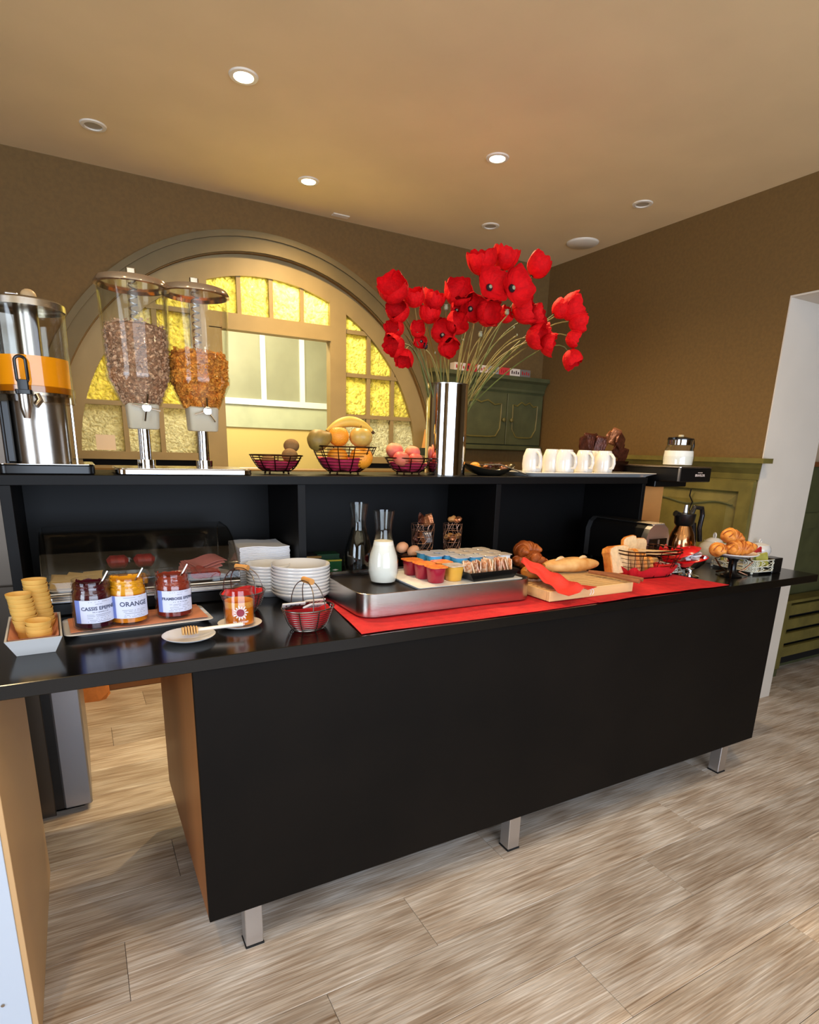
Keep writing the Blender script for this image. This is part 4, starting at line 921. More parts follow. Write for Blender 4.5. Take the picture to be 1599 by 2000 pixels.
# --- honey dipper plate, saucer, honey jar
p = at(378, 1262, z=T)
t = thing('small_plate', 'small white plate with a honey dipper at the worktop front', 'plate', (p.x, p.y + .06, TB))
ob('plate', M().lathe([(0, 0), (.035, 0), (.064, .011), (.066, .014), (.062, .014), (.034, .005), (0, .004)], 40), m_ceramic, t)
d0 = at(388, 1236, z=T + .02)
t = thing('honey_dipper', 'wooden honey dipper with grooved head lying on the small plate', 'honey dipper', (p.x + .002, p.y + .062, TB + .023))
mm = M()
for k in range(6): mm.T = Matrix.Rotation(radians(90), 4, 'Y'); mm.lathe([(0, -.018 + k * .0068), (.0125 - abs(k - 2.5) * .0009, -.018 + k * .0068), (.0125 - abs(k - 2.5) * .0009, -.0145 + k * .0068), (.007, -.0135 + k * .0068), (0, -.0115 + k * .0068)], 20)
ob('grooved_head', mm, mat('dipper_wood', (206, 160, 96), .5), t)
ob('handle', M().tube([(.02, 0, 0), (.135, -.012, .004)], .0042, 10, rad=[.0042, .0055]), mat('dipper_handle', (224, 214, 204), .5), t)
t = thing('honey_saucer', 'round white saucer under the honey jar', 'saucer', (at(471, 1225, z=T).x, at(471, 1225, z=T).y + .01, TB))
sxy = (t.location.x, t.location.y)
ob('saucer', M().lathe([(0, 0), (.034, 0), (.058, .009), (.06, .012), (.056, .012), (.033, .005), (0, .004)], 40), m_ceramic, t)
t = thing('honey_jar', 'glass jar of amber honey with a white sun emblem on the saucer', 'jar', (*sxy, TB + .0045), radians(-6))
R_ = .042
ob('glass_jar', M().lathe([(0, 0), (R_ - .005, 0), (R_, .005), (R_, .085), (R_ - .005, .094), (R_ - .004, .11), (R_ - .007, .11), (R_ - .008, .094), (R_ - .003, .085), (R_ - .003, .007), (0, .004)], 44), glass('jar_glass'), t)
ob('honey', M().lathe([(0, .0045), (R_ - .004, .008), (R_ - .004, .055), (0, .055)], 40), mat('honey', (214, 116, 20), .2, var=.1, spec=.6), t)
ob('honey_smear', M().lathe([(R_ - .0036, .055), (R_ - .0033, .07), (R_ - .0036, .0715), (R_ - .005, .06)], 40, close=True), mat('honey_smear', (222, 150, 60), .2), t)
A0 = -pi / 2 - .05; r = R_ + .0007; mm = M()
def cyl_pt(x, z): return (r * cos(A0 + x / r), r * sin(A0 + x / r), z)
cz = .045
for k in range(14):
    a = 2 * pi * k / 14; q0, q1, wd = .0135, .0215 - .003 * (k % 2), .0022
    mm.add([cyl_pt(q0 * cos(a) - wd * sin(a), cz + q0 * sin(a) + wd * cos(a)), cyl_pt(q0 * cos(a) + wd * sin(a), cz + q0 * sin(a) - wd * cos(a)), cyl_pt(q1 * cos(a) + wd * .5 * sin(a), cz + q1 * sin(a) - wd * .5 * cos(a)), cyl_pt(q1 * cos(a) - wd * .5 * sin(a), cz + q1 * sin(a) + wd * .5 * cos(a))], [(0, 1, 2, 3)])
for k in range(24):
    a, b = 2 * pi * k / 24, 2 * pi * (k + 1) / 24
    mm.add([cyl_pt(q * cos(c_), cz + q * sin(c_)) for q, c_ in ((.0112, a), (.0128, a), (.0128, b), (.0112, b))], [(0, 1, 2, 3)])
vs, fs = textmesh('MIEL DE FORET', .0062, bold=.0002); mm.add([cyl_pt(x, .0185 + y) for x, y, _ in vs], fs)
vs, fs = textmesh('DU PAYS', .005, bold=.0002); mm.add([cyl_pt(x, .012 + y) for x, y, _ in vs], fs)
ob('emblem', mm, mat('white_print', (236, 228, 230), .5), t, False)
mm = M(); mm.add([cyl_pt(0, cz)] + [cyl_pt(.0105 * cos(2 * pi * k / 24), cz + .0105 * sin(2 * pi * k / 24)) for k in range(24)], [(0, 1 + k, 1 + (k + 1) % 24) for k in range(24)])
ob('emblem_disc', mm, mat('emblem_maroon', (140, 44, 60), .5), t, False)

# --- front and rear handled baskets
p = at(598, 1222, z=T)
t = wire_basket('handled wire basket of tea sachets with red liner at the worktop front', (p.x, .105 + .02, TB), .076, .045, .06, 9, .78, 0, m_wireg, m_red, .85, 8, .0014, rz=radians(12), handle=.075)
bc = (p.x, .125, TB)
random.seed(9)
m_sb = mat('dark_sachet', (52, 26, 22), .3, .3); m_sw = mat('white_sachet', (222, 214, 206), .5)
for i, (dx_, dy_, a, m_, lb) in enumerate(((-.03, .0, .4, m_sb, 'dark brown sachet leaning left in the front handled basket'), (-.018, .018, .3, m_sb, 'dark brown sachet behind another in the front handled basket'), (.012, -.02, .5, m_sw, 'white printed sachet at the front of the handled basket'), (.02, .012, .2, m_sw, 'white sachet at the back right of the front handled basket'), (-.045, -.012, -.2, m_sw, 'white and blue sachet at the left rim of the handled basket'))):
    L = [[(w * a_, .0025 * b_ * k, z) for a_, b_ in ((-1, -1), (1, -1), (1, 1), (-1, 1))] for w, z, k in ((.03, -.018, .3), (.031, -.014, 1), (.031, .014, 1), (.03, .018, .3))]
    o = ob('sachet', M().loops(L), m_, None, False); o.location = (bc[0] + dx_, bc[1] + dy_, TB + .062 + .003 * i); o.rotation_euler = (radians(62), a * .3, a); tag(o, lb, 'sachet')
    if m_ is m_sw:
        s_ = M()
        for k in range(4): s_.box(-.022 + k * .012, -.0032, -.008, -.018 + k * .012, -.0026, .008)
        q = ob('sachet_print', s_, mat('sachet_ink', (70, 50, 60), .6), o, False)
p = at(470, 1200, z=T)
wire_basket('handled wire basket with red liner behind the honey jar', (p.x + .02, p.y + .04, TB), .078, .045, .06, 9, .75, 0, m_wireg, m_red, .95, 8, .0014, rz=radians(40), handle=.075)

# --- plates
def plate(label, x, y, z, R, group, name='plate'):
    t = thing(name, label, 'plate', (x, y, z), 0, group); return t
pm_ = {}
def stack(n, x, y, R, step, where, group, deep):
    key = R
    if key not in pm_:
        me = M().lathe([(0, 0), (R * .6, 0), (R * .66, .004), (R * .93, .02 * deep), (R * .985, .026 * deep), (R, .03 * deep), (R * .985, .033 * deep), (R * .955, .031 * deep), (R * .9, .022 * deep), (R * .62, .0075), (0, .005)], 56).mesh('plate'); fix(me, True, 50); me.materials.append(m_ceramic); pm_[key] = me
    for k in range(n):
        o = bpy.data.objects.new('plate', pm_[key]); C.objects.link(o); o.location = (x, y, TB + step * k)
        nth = ORD[n - 1 - k]; tag(o, f'white plate, {nth}{" from the top" if n - 1 - k else ""} of the {where}', 'plate', group)
pc = at(588, 1180, z=T)
PXc, PYc = .405, .455
stack(9, .420, .438, .096, .0108, 'large plate stack', 'white plates in the large stack', 1.1)
stack(8, .342, .546, .074, .0108, 'small plate stack behind', 'white plates in the small stack', 1.0)
# --- napkin stacks
nl, nr = at(469, 1100, y=.63).x, at(566, 1100, y=.63).x
ntop = at(520, 1070, y=.63).z - T; nmid = ntop * .62
def napstack(label, x0, x1, y0, y1, z0, z1, seed):
    t = thing('napkin_stack', label, 'napkins', ((x0 + x1) / 2, (y0 + y1) / 2, z0))
    n = 12; rnd = random.Random(seed); w, d = (x1 - x0), (y1 - y0); h = (z1 - z0) / n
    for k in range(n):
        a, b = rnd.uniform(-.0015, .0015), rnd.uniform(-.0015, .0015)
        ob('napkin', sheet(lambda u, v: ((u - .5) * w + a, (v - .5) * d + b, h * (k + .95) + (.012 * abs(v - .5) ** 1.2 * (k / n)) + .003 * sin(6 * u) * k / n), 8, 4, h * .86), mat('white_napkin', (226, 228, 234), .7), t, True)
napstack('lower thick stack of white paper napkins beside the display', nl - .003, nr + .004, .624, .80, TB, TB + nmid, 1)
napstack('upper stack of white paper napkins with raised edges', nl, nr, .626, .80, TB + nmid + .001, TB + ntop, 2)
# --- tea boxes
for i, (px, pz, w, h, c1, c2, lb) in enumerate(((634, 0, .11, .055, (24, 92, 48), (206, 190, 60), 'green tea carton with yellow edge and white diamonds, bottom of the dark bay'), (606, .0, .06, .075, (26, 22, 20), (160, 120, 50), 'dark carton with a gold band at the left of the dark bay'), (634, .0555, .09, .022, (20, 60, 34), (24, 84, 40), 'dark green flat carton on top of the green tea carton'))):
    p = at(px, 1090, y=.86); t = thing('tea_carton', lb, 'box', (p.x, .84, TB + pz), radians(-6))
    ob('carton', M().bb(-w / 2, -.035, 0, w / 2, .035, h, .001), mat(f'tea{i}', c1, .4), t, False)
    ob('band', M().box(-w / 2 - .0004, -.0358, h * .86, w / 2 + .0004, .0354, h * .97), mat(f'teab{i}', c2, .4), t, False)
    if i == 0: ob('white_motif', M().add([(-.03, -.0362, .026), (-.012, -.0362, .02), (.006, -.0362, .026), (-.012, -.0362, .032), (.014, -.0362, .012), (.028, -.0362, .008), (.042, -.0362, .012), (.028, -.0362, .016)], [(0, 1, 2, 3), (4, 5, 6, 7)]), m_whitelam, t, False)
    if i == 1: ob('gold_ring', M().lathe([(.006, 0), (.009, 0), (.009, .001), (.006, .001)], 16, close=True), mat('gold_print', (200, 150, 60), .4), t).matrix_local = Matrix.Translation((.01, -.0358, .04)) @ Matrix.Rotation(radians(90), 4, 'X')

# --- cold display with roll-top cover
DX0, DX1, DY0, DY1 = -.315, .243, .50, .84
t = thing('cold_display', 'refrigerated buffet display with a smoked clear roll-top cover', 'display case', (0, 0, TB))
ob('base', M().bb(DX0 + .012, DY0 + .012, 0, DX1 - .012, DY1 - .012, .038, .004), m_blackpl, t, False)
ob('rail', M().rr((DX0 + DX1) / 2, (DY0 + DY1) / 2, DX1 - DX0, DY1 - DY0, .012, .04, .046, .001), m_alu, t)
ob('tray_rim', M().rr((DX0 + DX1) / 2, (DY0 + DY1) / 2, DX1 - DX0 - .006, DY1 - DY0 - .006, .012, .054, .060, .001), m_steel, t)
ob('tray_body', M().rr((DX0 + DX1) / 2, (DY0 + DY1) / 2, DX1 - DX0 - .03, DY1 - DY0 - .03, .012, .046, .054, .001), m_steel, t)
zr0 = .061; Rc = .16; Dp = DY1 - DY0 - .016
prof = []
for k in range(17):
    a = pi / 2 * k / 16 ; prof.append((DY0 + .008 + (.19) * (1 - cos(a)) , zr0 + Rc * sin(a)))
prof += [(DY1 - .06, zr0 + Rc + .004), (DY1 - .02, zr0 + Rc - .012), (DY1 - .008, zr0 + Rc - .05), (DY1 - .008, zr0)]
def coverloop(x, k=1): return [(x, y + (DY0 + DY1) / 2 * 0, z) for y, z in prof]
outer = [coverloop(DX0 + .006), coverloop(DX1 - .006)]
mm = M(); n = len(prof)
for k in range(n - 1): mm.add([(DX0 + .006, *prof[k]), (DX1 - .006, *prof[k]), (DX1 - .006, *prof[k + 1]), (DX0 + .006, *prof[k + 1])], [(0, 1, 2, 3)])
ob('cover', mm, m_smoke, t, True, 60)
for x in (DX0 + .006, DX1 - .006): ob('cover_end', M().add([(x, y, z) for y, z in prof], [tuple(range(n))]), m_smoke, t, False)
for x in (DX0 + .006, DX1 - .006): ob('cover_edge', M().tube([(x, y, z) for y, z in prof], .0025, 6), glass('edge_acrylic', (.75, .72, .68), .05, 2.2), t)
ob('cover_front_rail', M().tube([(DX0 + .006, DY0 + .006, zr0 + .004), (DX1 - .006, DY0 + .006, zr0 + .004)], .003, 8), m_alu, t)
zi = TB + .0605
t = thing('cheese_plate', 'rectangular plate of cheese slices at the left inside the display', 'plate', (-.225, .62, zi)); ob('plate', M().rr(0, 0, .15, .2, .02, 0, .012, .002, w0=.13, d0=.18), m_ceramic, t)
m_chz = mat('pale_cheese', (222, 196, 140), .5, var=.06)
for i in range(9):
    o = ob('cheese_slice', M().bb(-.03, -.022, 0, .03, .022, .004, .001), m_chz, None, False); o.location = (-.265 + .04 * (i % 3), .575 + .045 * (i // 3), zi + .016 + .003 * (i % 3)); o.rotation_euler = (.35, random.uniform(-.2, .2), random.uniform(-.5, .5)); tag(o, f'pale cheese slice, {ORD2[i % 3]} from the left in the {ORD2[i // 3]} row on the display plate', 'cheese', 'cheese slices in the display')
t = thing('glass_dish', 'square clear glass dish of orange cheese cubes in the display', 'dish', (-.085, .60, zi)); dishf(.12, .10, .035, .8, glass('clear_glass'), t)
m_och = mat('orange_cheese', (230, 160, 40), .5)
for i in range(12):
    o = ob('cheese_cube', M().bb(-.013, -.013, 0, .013, .013, .02, .002), m_och, None, False); o.location = (-.123 + .0255 * (i % 4), .575 + .026 * (i // 4), zi + .0055); o.rotation_euler = (0, 0, random.uniform(-.1, .1)); tag(o, f'orange cheese cube, {ORD2[i % 4]} from the left, {ORD2[i // 4]} row, glass dish in display', 'cheese', 'orange cheese cubes')
t = thing('meat_dish', 'clear glass dish of dark red rolled sausage behind the cheese cubes', 'dish', (-.065, .72, zi)); dishf(.17, .1, .055, .85, glass('clear_glass'), t)
for i in range(2):
    o = thing('salami_roll', f'dark red {"left" if i == 0 else "right"} salami roll in the rear glass dish', 'meat', (-.105 + .08 * i, .72, zi + .048)); ob('roll', M().tube([(-.03, 0, 0), (-.02, 0, .003), (.02, 0, .003), (.03, 0, 0)], .022, 14, rad=[.012, .022, .022, .012]), mat('dark_red_meat', (140, 36, 40), .4, var=.25, vscale=60), o)
t = thing('ham_plate', 'white oval plate of sliced ham at the right inside the display', 'plate', (.14, .62, zi)); ob('plate', M().lathe([(0, 0), (.06, 0), (.09, .01), (.094, .014), (.088, .014), (.058, .005), (0, .004)], 40, 0, 0, 1, .95), m_ceramic, t)
m_ham = mat('pink_ham', (222, 140, 146), .45, var=.08, vscale=15); m_salm = mat('cured_sausage', (176, 62, 58), .4, var=.25, vscale=70)
for i in range(5):
    o = ob('ham_slice', sheet(lambda u, v: ((u - .5) * .12, (v - .5) * .07, .01 * sin(u * 5 + i) * .6 + .012 * (v - .5)), 10, 5, .002), m_ham, None, True); o.location = (.13 + .008 * i, .65 + .004 * i, zi + .022 + .007 * i); o.rotation_euler = (0, 0, .15 * i - .2); tag(o, f'folded pink ham slice, {ORD2[i]} up from the bottom of the oval plate', 'meat', 'ham slices on the oval plate')
for i in range(6):
    o = ob('sausage_slice', M().lathe([(0, 0), (.024, 0), (.024, .002), (0, .002)], 22), m_salm, None, True); o.location = (.12 + .016 * (i % 4), .575 + .016 * (i // 4), zi + .018 + .002 * i); o.rotation_euler = (.4, .1 * i, 0); tag(o, f'round dark red sausage slice, {ORD2[i]} laid at the front of the ham plate', 'meat', 'sausage slices on the oval plate')

# --- red runner
r0, r1_ = at(702, 1236, z=T), at(1412, 1142, z=T)
def runner(x0, x1, y0, y1, seed, skew=0):
    rnd = random.Random(seed); a = rnd.random() * 5
    return sheet(lambda u, v: (x0 + (x1 - x0) * u + skew * (v), y0 + (y1 - y0) * v + .004 * sin(7 * u + a), .0016 + .0022 * max(0, sin(13 * u + 3 * v + a)) * sin(4 * v + a) ** 2), 70, 14, .0012)
o = ob('table_runner', runner(r0.x - .002, 1.36, .0, .42, 1, .05), m_red, None, True); o.location.z = T + .001; tag(o, 'red paper runner under the steel tray', 'table runner')
o = ob('table_runner', runner(1.33, r1_.x, .0, .36, 2, -.06), m_red, None, True); o.location.z = T + .0035; tag(o, 'red paper runner under the bread board and toward the cake stand', 'table runner')
TR = T + .0085
# --- steel tray
tl, tr_ = at(722, 1207, z=T), at(1035, 1172, z=T)
sx0, sx1, sy0, sy1 = .497, 1.142, .118, .47
zt1 = at(880, 1160, y=sy0).z; zt1 = T + .078
t = thing('steel_tray', 'deep brushed steel cooling tray with rounded corners on the red runner', 'tray', ((sx0 + sx1) / 2, (sy0 + sy1) / 2, TR))
w, d = sx1 - sx0, sy1 - sy0; hT = zt1 - TR
def rrl(w, d, r, z, n=6):
    o = []
    for q, (ax, ay) in enumerate(((1, 1), (-1, 1), (-1, -1), (1, -1))):
        for i in range(n + 1): a = q * pi / 2 + i * pi / 2 / n; o.append((ax * (w / 2 - r) + r * cos(a), ay * (d / 2 - r) + r * sin(a), z))
    return o
ob('steel_wall', M().loops([rrl(w, d, .05, 0), rrl(w, d, .05, hT), rrl(w - .004, d - .004, .048, hT + .001), rrl(w - .008, d - .008, .046, hT), rrl(w - .008, d - .008, .046, hT - .02)], True, False), m_steel, t)
ob('black_insert', M().loops([rrl(w - .009, d - .009, .045, hT - .02), rrl(w - .009, d - .009, .045, hT - .006), rrl(w - .03, d - .03, .04, hT - .006), rrl(w - .03, d - .03, .04, hT - .012)], True, True), mat('black_insert', (34, 30, 30), .35), t)
ZI = zt1 - .0115
# --- carafes
def carafe(label, x, y, liquid, m_, lz, top):
    t = thing('carafe', label, 'carafe', (x, y, ZI)); 
    k = top / .235
    pr = [(.040, 0), (.0445, .004), (.050, .035), (.0505, .06), (.047, .09), (.037, .122), (.029, .145), (.0255, .165), (.0275, .19), (.0345, .235)]
    ob('glass_body', M().lathe([(0, 0)] + [(r, z * k) for r, z in pr] + [(r - .0025, z * k) for r, z in pr[::-1][:-1]] + [(0, .005)], 44), m_glass, t)
    R = [(0, .006), (.040, .0065)] + [(r - .003, z * k) for r, z in pr[2:] if z * k < lz]
    R.append((R[-1][0] - .0035, lz)); R.append((0, lz))
    ob(liquid, M().lathe(R, 40), m_, t)
p = at(761, 1143, z=ZI); carafe('glass carafe of white milk at the front of the steel tray', p.x, p.y + .048, 'milk', m_milk, .138, .235)
p = at(712, 1125, z=ZI); carafe('glass carafe of clear water behind the milk carafe', p.x, p.y + .052, 'water', glass('water', (.62, .65, .67), .01, 1.33), .16, .245)
# --- white tray with pots
w0 = at(832, 1148, z=ZI); 
wx0, wx1, wy0, wy1 = .705, 1.120, .150, .450
o = thing('white_tray', 'flat white tray inside the steel tray under the pots', 'tray', ((wx0 + wx1) / 2, (wy0 + wy1) / 2, ZI))
ob('tray', M().rr(0, 0, wx1 - wx0, wy1 - wy0, .008, 0, .009, .001, w0=wx1 - wx0 - .01, d0=wy1 - wy0 - .01), m_whitelam, o)
ZP = ZI + .0095
foil_r = mat('printed_foil_lid', (232, 150, 60), .3, col2=(206, 90, 50), vscale=90); foil_b = mat('pale_foil_lid', (196, 204, 226), .25, .3, var=.1)
foil_s = mat('silver_foil_lid', (214, 206, 204), .25, .4, var=.15, vscale=60)
potm = {}
def pot(name, label, x, y, z, w, h, body, foil, group=None, rz=0):
    key = (w, h, body.name, foil.name)
    t = thing(name, label, 'pot', (x, y, z), rz, group)
    if key not in potm:
        a = M().rr(0, 0, w * .86, w * .86, w * .3, 0, h, .002, w0=w * .74, d0=w * .74).mesh('cup'); b = M().rr(0, 0, w * .99, w * .99, w * .26, h, h + .0022, .0005).mesh('foil_lid')
        for q, m_ in ((a, body), (b, foil)): fix(q, True); q.materials.append(m_)
        potm[key] = (a, b)
    for nm, me in zip(('cup', 'foil_lid'), potm[key]): o = bpy.data.objects.new(nm, me); C.objects.link(o); o.parent = t
m_rp = mat('crimson_pot', (150, 26, 48), .25, spec=.6); m_yp = mat('amber_pot', (214, 160, 62), .25); m_bp = mat('sky_blue_pot', (84, 176, 226), .3); m_wp = mat('white_pot', (222, 224, 220), .3)
PW_ = .068
q0 = at(852, 1137, z=ZP); px0, py0 = q0.x, .208
gx = .0695
pot('dessert_pot', 'crimson fruit pot with orange printed foil, frontmost on the white tray', px0, py0, ZP, PW_, .05, m_rp, foil_r)
pot('dessert_pot', 'crimson fruit pot directly behind the front crimson pot', px0 - .006, py0 + gx, ZP, PW_, .05, m_rp, foil_r)
pot('dessert_pot', 'crimson fruit pot rearmost of the left column beside the milk', px0 - .012, py0 + 2 * gx, ZP, PW_, .05, m_rp, foil_r)
pot('dessert_pot', 'amber compote pot with silver foil beside the front crimson pot', px0 + gx + .002, py0 + .004, ZP, PW_, .05, m_yp, foil_s)
pot('dessert_pot', 'fruit pot with orange foil behind the amber pot', px0 + gx - .004, py0 + gx + .002, ZP, PW_, .05, m_yp, foil_r)
YW = .059
ycol = px0 + gx + .012
for r_ in range(3):
    for c_ in range(5):
        if r_ == 0 and c_ == 0: continue
        x = ycol + c_ * .062 - r_ * .004; y = .287 + r_ * .0615
        blue = c_ < 3 if r_ < 1 else c_ < 2
        nth = ['first', 'second', 'third', 'fourth', 'fifth'][c_ - (r_ == 0)]
        pot('yogurt_pot', f'{"sky blue" if blue else "white"} yogurt pot with pale foil, {nth} from the left in the {["front", "middle", "rear"][r_]} row', x, y, ZP, YW, .06, m_bp if blue else m_wp, foil_b if blue else foil_s, 'yogurt pots on the white tray')
# --- black dish of sachets
b0, b1_ = at(905, 1110, z=ZP + .03), at(1026, 1098, z=ZP + .03)
bd = at(962, 1132, z=ZP)
t = thing('sachet_dish', 'black rectangular sloped dish of sugar sachets on the white tray', 'dish', (bd.x + .004, bd.y + .036, ZP), radians(3))
dishf(.215, .085, .03, .8, mat('black_dish', (12, 12, 12), .25), t, 'dish')
random.seed(14); scol = [(206, 122, 60), (196, 84, 50), (222, 190, 150), (190, 140, 110), (150, 84, 60)]
sm = M().loops([[(w * a_, .0016 * b_ * k, z) for a_, b_ in ((-1, -1), (1, -1), (1, 1), (-1, 1))] for w, z, k in ((.014, -.026, .3), (.015, -.022, 1), (.015, .022, 1), (.014, .026, .3))]).mesh('sachet'); fix(sm, False)
sms = []
for i, c_ in enumerate(scol):
    q = sm.copy(); q.materials.append(mat(f'sachet_{i}', c_, .4, col2=(236, 214, 186), vscale=130)); sms.append(q)
for i in range(30):
    o = bpy.data.objects.new('sugar_sachet', sms[(i * 7 + i // 6) % 5]); C.objects.link(o)
    cc, rw = i % 15, i // 15
    o.location = (bd.x + .004 - .088 + .0125 * cc, bd.y + .026 + .022 * rw, ZP + .036 + random.uniform(-.003, .004)); o.rotation_euler = (random.uniform(-.4, .1), random.uniform(-.35, .35), random.uniform(.8, 1.9))
    tag(o, f'{ORD2[cc]} sugar sachet from the left, {"rear" if rw else "front"} row of the black dish', 'sachet', 'sugar sachets in the black dish')

# --- egg basket
p = at(800, 1092, y=.50)
ex, ey = at(800, 1080, y=.515).x, .515
t = wire_basket('small bronze wire basket with two brown eggs behind the carafes', (ex, ey, TB), .052, .035, at(800, 1082, y=.515).z - T, 8, .85, 0, m_wire, m_wire, .9, 10, .0016)
ez = at(800, 1082, y=.515).z
for i, (dx_, dy_, dz, lb) in enumerate(((.006, -.018, .012, 'brown boiled egg at the front of the egg basket'), (-.02, .022, .022, 'brown boiled egg behind the front egg'))):
    o = ob('egg', M().lathe([(0, -.024), (.012, -.021), (.019, -.012), (.0215, 0), (.019, .013), (.012, .023), (.005, .028), (0, .029)], 26), mat('brown_eggshell', (214, 158, 120), .5)); o.location = (ex + dx_, ey + dy_, ez + dz); o.rotation_euler = (0, radians(60 + 20 * i), radians(20)); tag(o, lb, 'egg')
# --- two lace baskets with wrapped snacks in the bay
m_lace = mat('lace_metal', (150, 112, 92), .3, .8)
for i, (px, lb, w) in enumerate(((826, 'filigree metal holder of silver and brown packets, left of the pair', .05), (884, 'filigree metal holder of biscuits, right of the pair', .042))):
    y = .66; x = at(px, 1040, y=y).x; zt_ = at(px, 1022, y=y).z; hh = zt_ - T
    t = thing('filigree_holder', lb, 'holder', (x, y, TB)); mm = M()
    for k in range(9):
        u = k / 8; q = w * (.75 + .25 * u)
        mm.tube([(q * cos(a), q * .8 * sin(a), .002 + (hh - .004) * u) for a in [2 * pi * j / 24 for j in range(24)]], .0013, 5, True)
    for k in range(14):
        a = 2 * pi * k / 14; mm.tube([(w * (.75 + .25 * u) * cos(a + .25 * sin(u * 14 + k)), w * .8 * (.75 + .25 * u) * sin(a + .25 * sin(u * 14 + k)), .002 + (hh - .004) * u) for u in [j / 16 for j in range(17)]], .0014, 5)
    ob('filigree', mm, m_lace, t); ob('base', M().lathe([(0, 0), (w * .75, 0), (w * .75, .003), (0, .003)], 24, 0, 0, 1, .8), m_lace, t)
    random.seed(30 + i)
    for k in range(14):
        lvl = k // 5; a = k * 2.4; q = w * .55 * (.6 + .4 * (k % 2))
        if i == 0: mm = M().loops([[(ww * a_ + random.uniform(-.002, .002), .008 * b_ * kk, z) for a_, b_ in ((-1, -1), (0, -1.2), (1, -1), (1, 1), (0, 1.2), (-1, 1))] for ww, z, kk in ((.016, -.03, .3), (.013, -.024, 1), (.014, .0, 1.2), (.013, .024, 1), (.017, .032, .3))]); m_ = [m_ch, m_gold, foil_s][k % 3]
        else: mm = M().lathe([(0, -.009), (.014, -.008), (.018, 0), (.014, .008), (0, .01)], 16); m_ = [mat('golden_biscuit', (196, 138, 76), .6, var=.15), m_gold, mat('golden_biscuit', (0, 0, 0))][k % 3]
        o = ob('snack_packet' if i == 0 else 'biscuit', mm, m_, None, i == 1); o.location = (x + q * cos(a), y + q * .8 * sin(a), TB + hh * (.30 + .35 * lvl) + .008 + random.uniform(0, .01)); o.rotation_euler = (random.uniform(-.6, .6), random.uniform(-.6, .6), a); o.scale = (.8, .8, .7) if i == 0 else (.9, .9, .9)
        tag(o, [f'crinkled snack packet, {ORD2[k]} up from the bottom of the left filigree holder', f'round golden biscuit, {ORD2[k]} up from the bottom of the right filigree holder'][i], ['packet', 'biscuit'][i], ['packets in the left filigree holder', 'biscuits in the right filigree holder'][i])

# --- bread corner
m_crust = mat('baked_crust', (228, 152, 66), .45, col2=(182, 100, 38), vscale=22, bump=.3, bscale=60)
m_bread = mat('pale_crumb', (228, 196, 148), .8, var=.08, vscale=60, bump=.3, bscale=120)
m_crustd = mat('dark_crust', (142, 66, 24), .45, col2=(190, 104, 44), vscale=20, bump=.3, bscale=60)
bf0, bf1 = at(1036, 1182, z=T), at(1240, 1160, z=T)
BX0, BX1, BY0, BY1 = 1.165, bf1.x + .0, .062, .335
ZBD = T + .006
t = thing('bread_board', 'light beech slatted bread board on the red runner', 'board', ((BX0 + BX1) / 2, (BY0 + BY1) / 2, ZBD))
w, d = BX1 - BX0, BY1 - BY0
ob('tray_frame', M().bb(-w / 2, -d / 2, 0, w / 2, -d / 2 + .018, .036, .002).bb(-w / 2, d / 2 - .018, 0, w / 2, d / 2, .036, .002).bb(-w / 2 + .0005, -d / 2 + .0185, .0005, -w / 2 + .018, d / 2 - .0185, .0355, .001).bb(w / 2 - .018, -d / 2 + .0185, .0005, w / 2 - .0005, d / 2 - .0185, .0355, .001).bb(-w / 2 + .019, -d / 2 + .019, .001, w / 2 - .019, d / 2 - .019, .008, .001), m_lightw, t, False)
for k in range(10):
    y = -d / 2 + .022 + k * (d - .044) / 10; ob('slat', M().bb(-w / 2 + .016, y, .026, w / 2 - .016, y + (d - .044) / 10 - .009, .0365, .001), m_lightw, t, False)
for k in range(3): ob('finger_groove', M().tube([(-.02 + .012 * k + .01 * cos(a), -d / 2 - .0003, .018 + .011 * sin(a)) for a in [pi * j / 10 - pi * .4 for j in range(11)]], .0012, 5), m_whitelam, t) if k < 2 else None
ZBT = ZBD + .037
def loaf(name, label, loc, L_, W_, H_, m, rz=0, cat='bread', cuts=3, seed=1, tilt=0, group=None):
    t = thing(name, label, cat, loc, rz, group); t.rotation_euler = (0, tilt, rz); rnd = random.Random(seed); Ls = []
    for k in range(25):
        u = k / 24; q = max(0, sin(pi * (u * .96 + .02))) ** .42; x = (u - .5) * L_; bl = 1 + .05 * sin(cuts * 2 * pi * u + .5)
        Ls.append([(x, q * W_ / 2 * cos(a), max(0, H_ / 2 + q * H_ / 2 * sin(a) * bl)) for a in [2 * pi * i / 20 for i in range(20)]])
    ob('crust', M().loops(Ls), m, t)
    for k in range(cuts):
        u = (k + .7) / (cuts + .4); x = (u - .5) * L_
        ob('score', M().tube([(x - .035, -W_ * .22, H_ * .90), (x - .015, -W_ * .1, H_ * .975), (x, 0, H_ * .985), (x + .015, W_ * .1, H_ * .975), (x + .035, W_ * .22, H_ * .90)], .005, 8, rad=[.001, .006, .007, .006, .001]), m_bread, t)
    return t
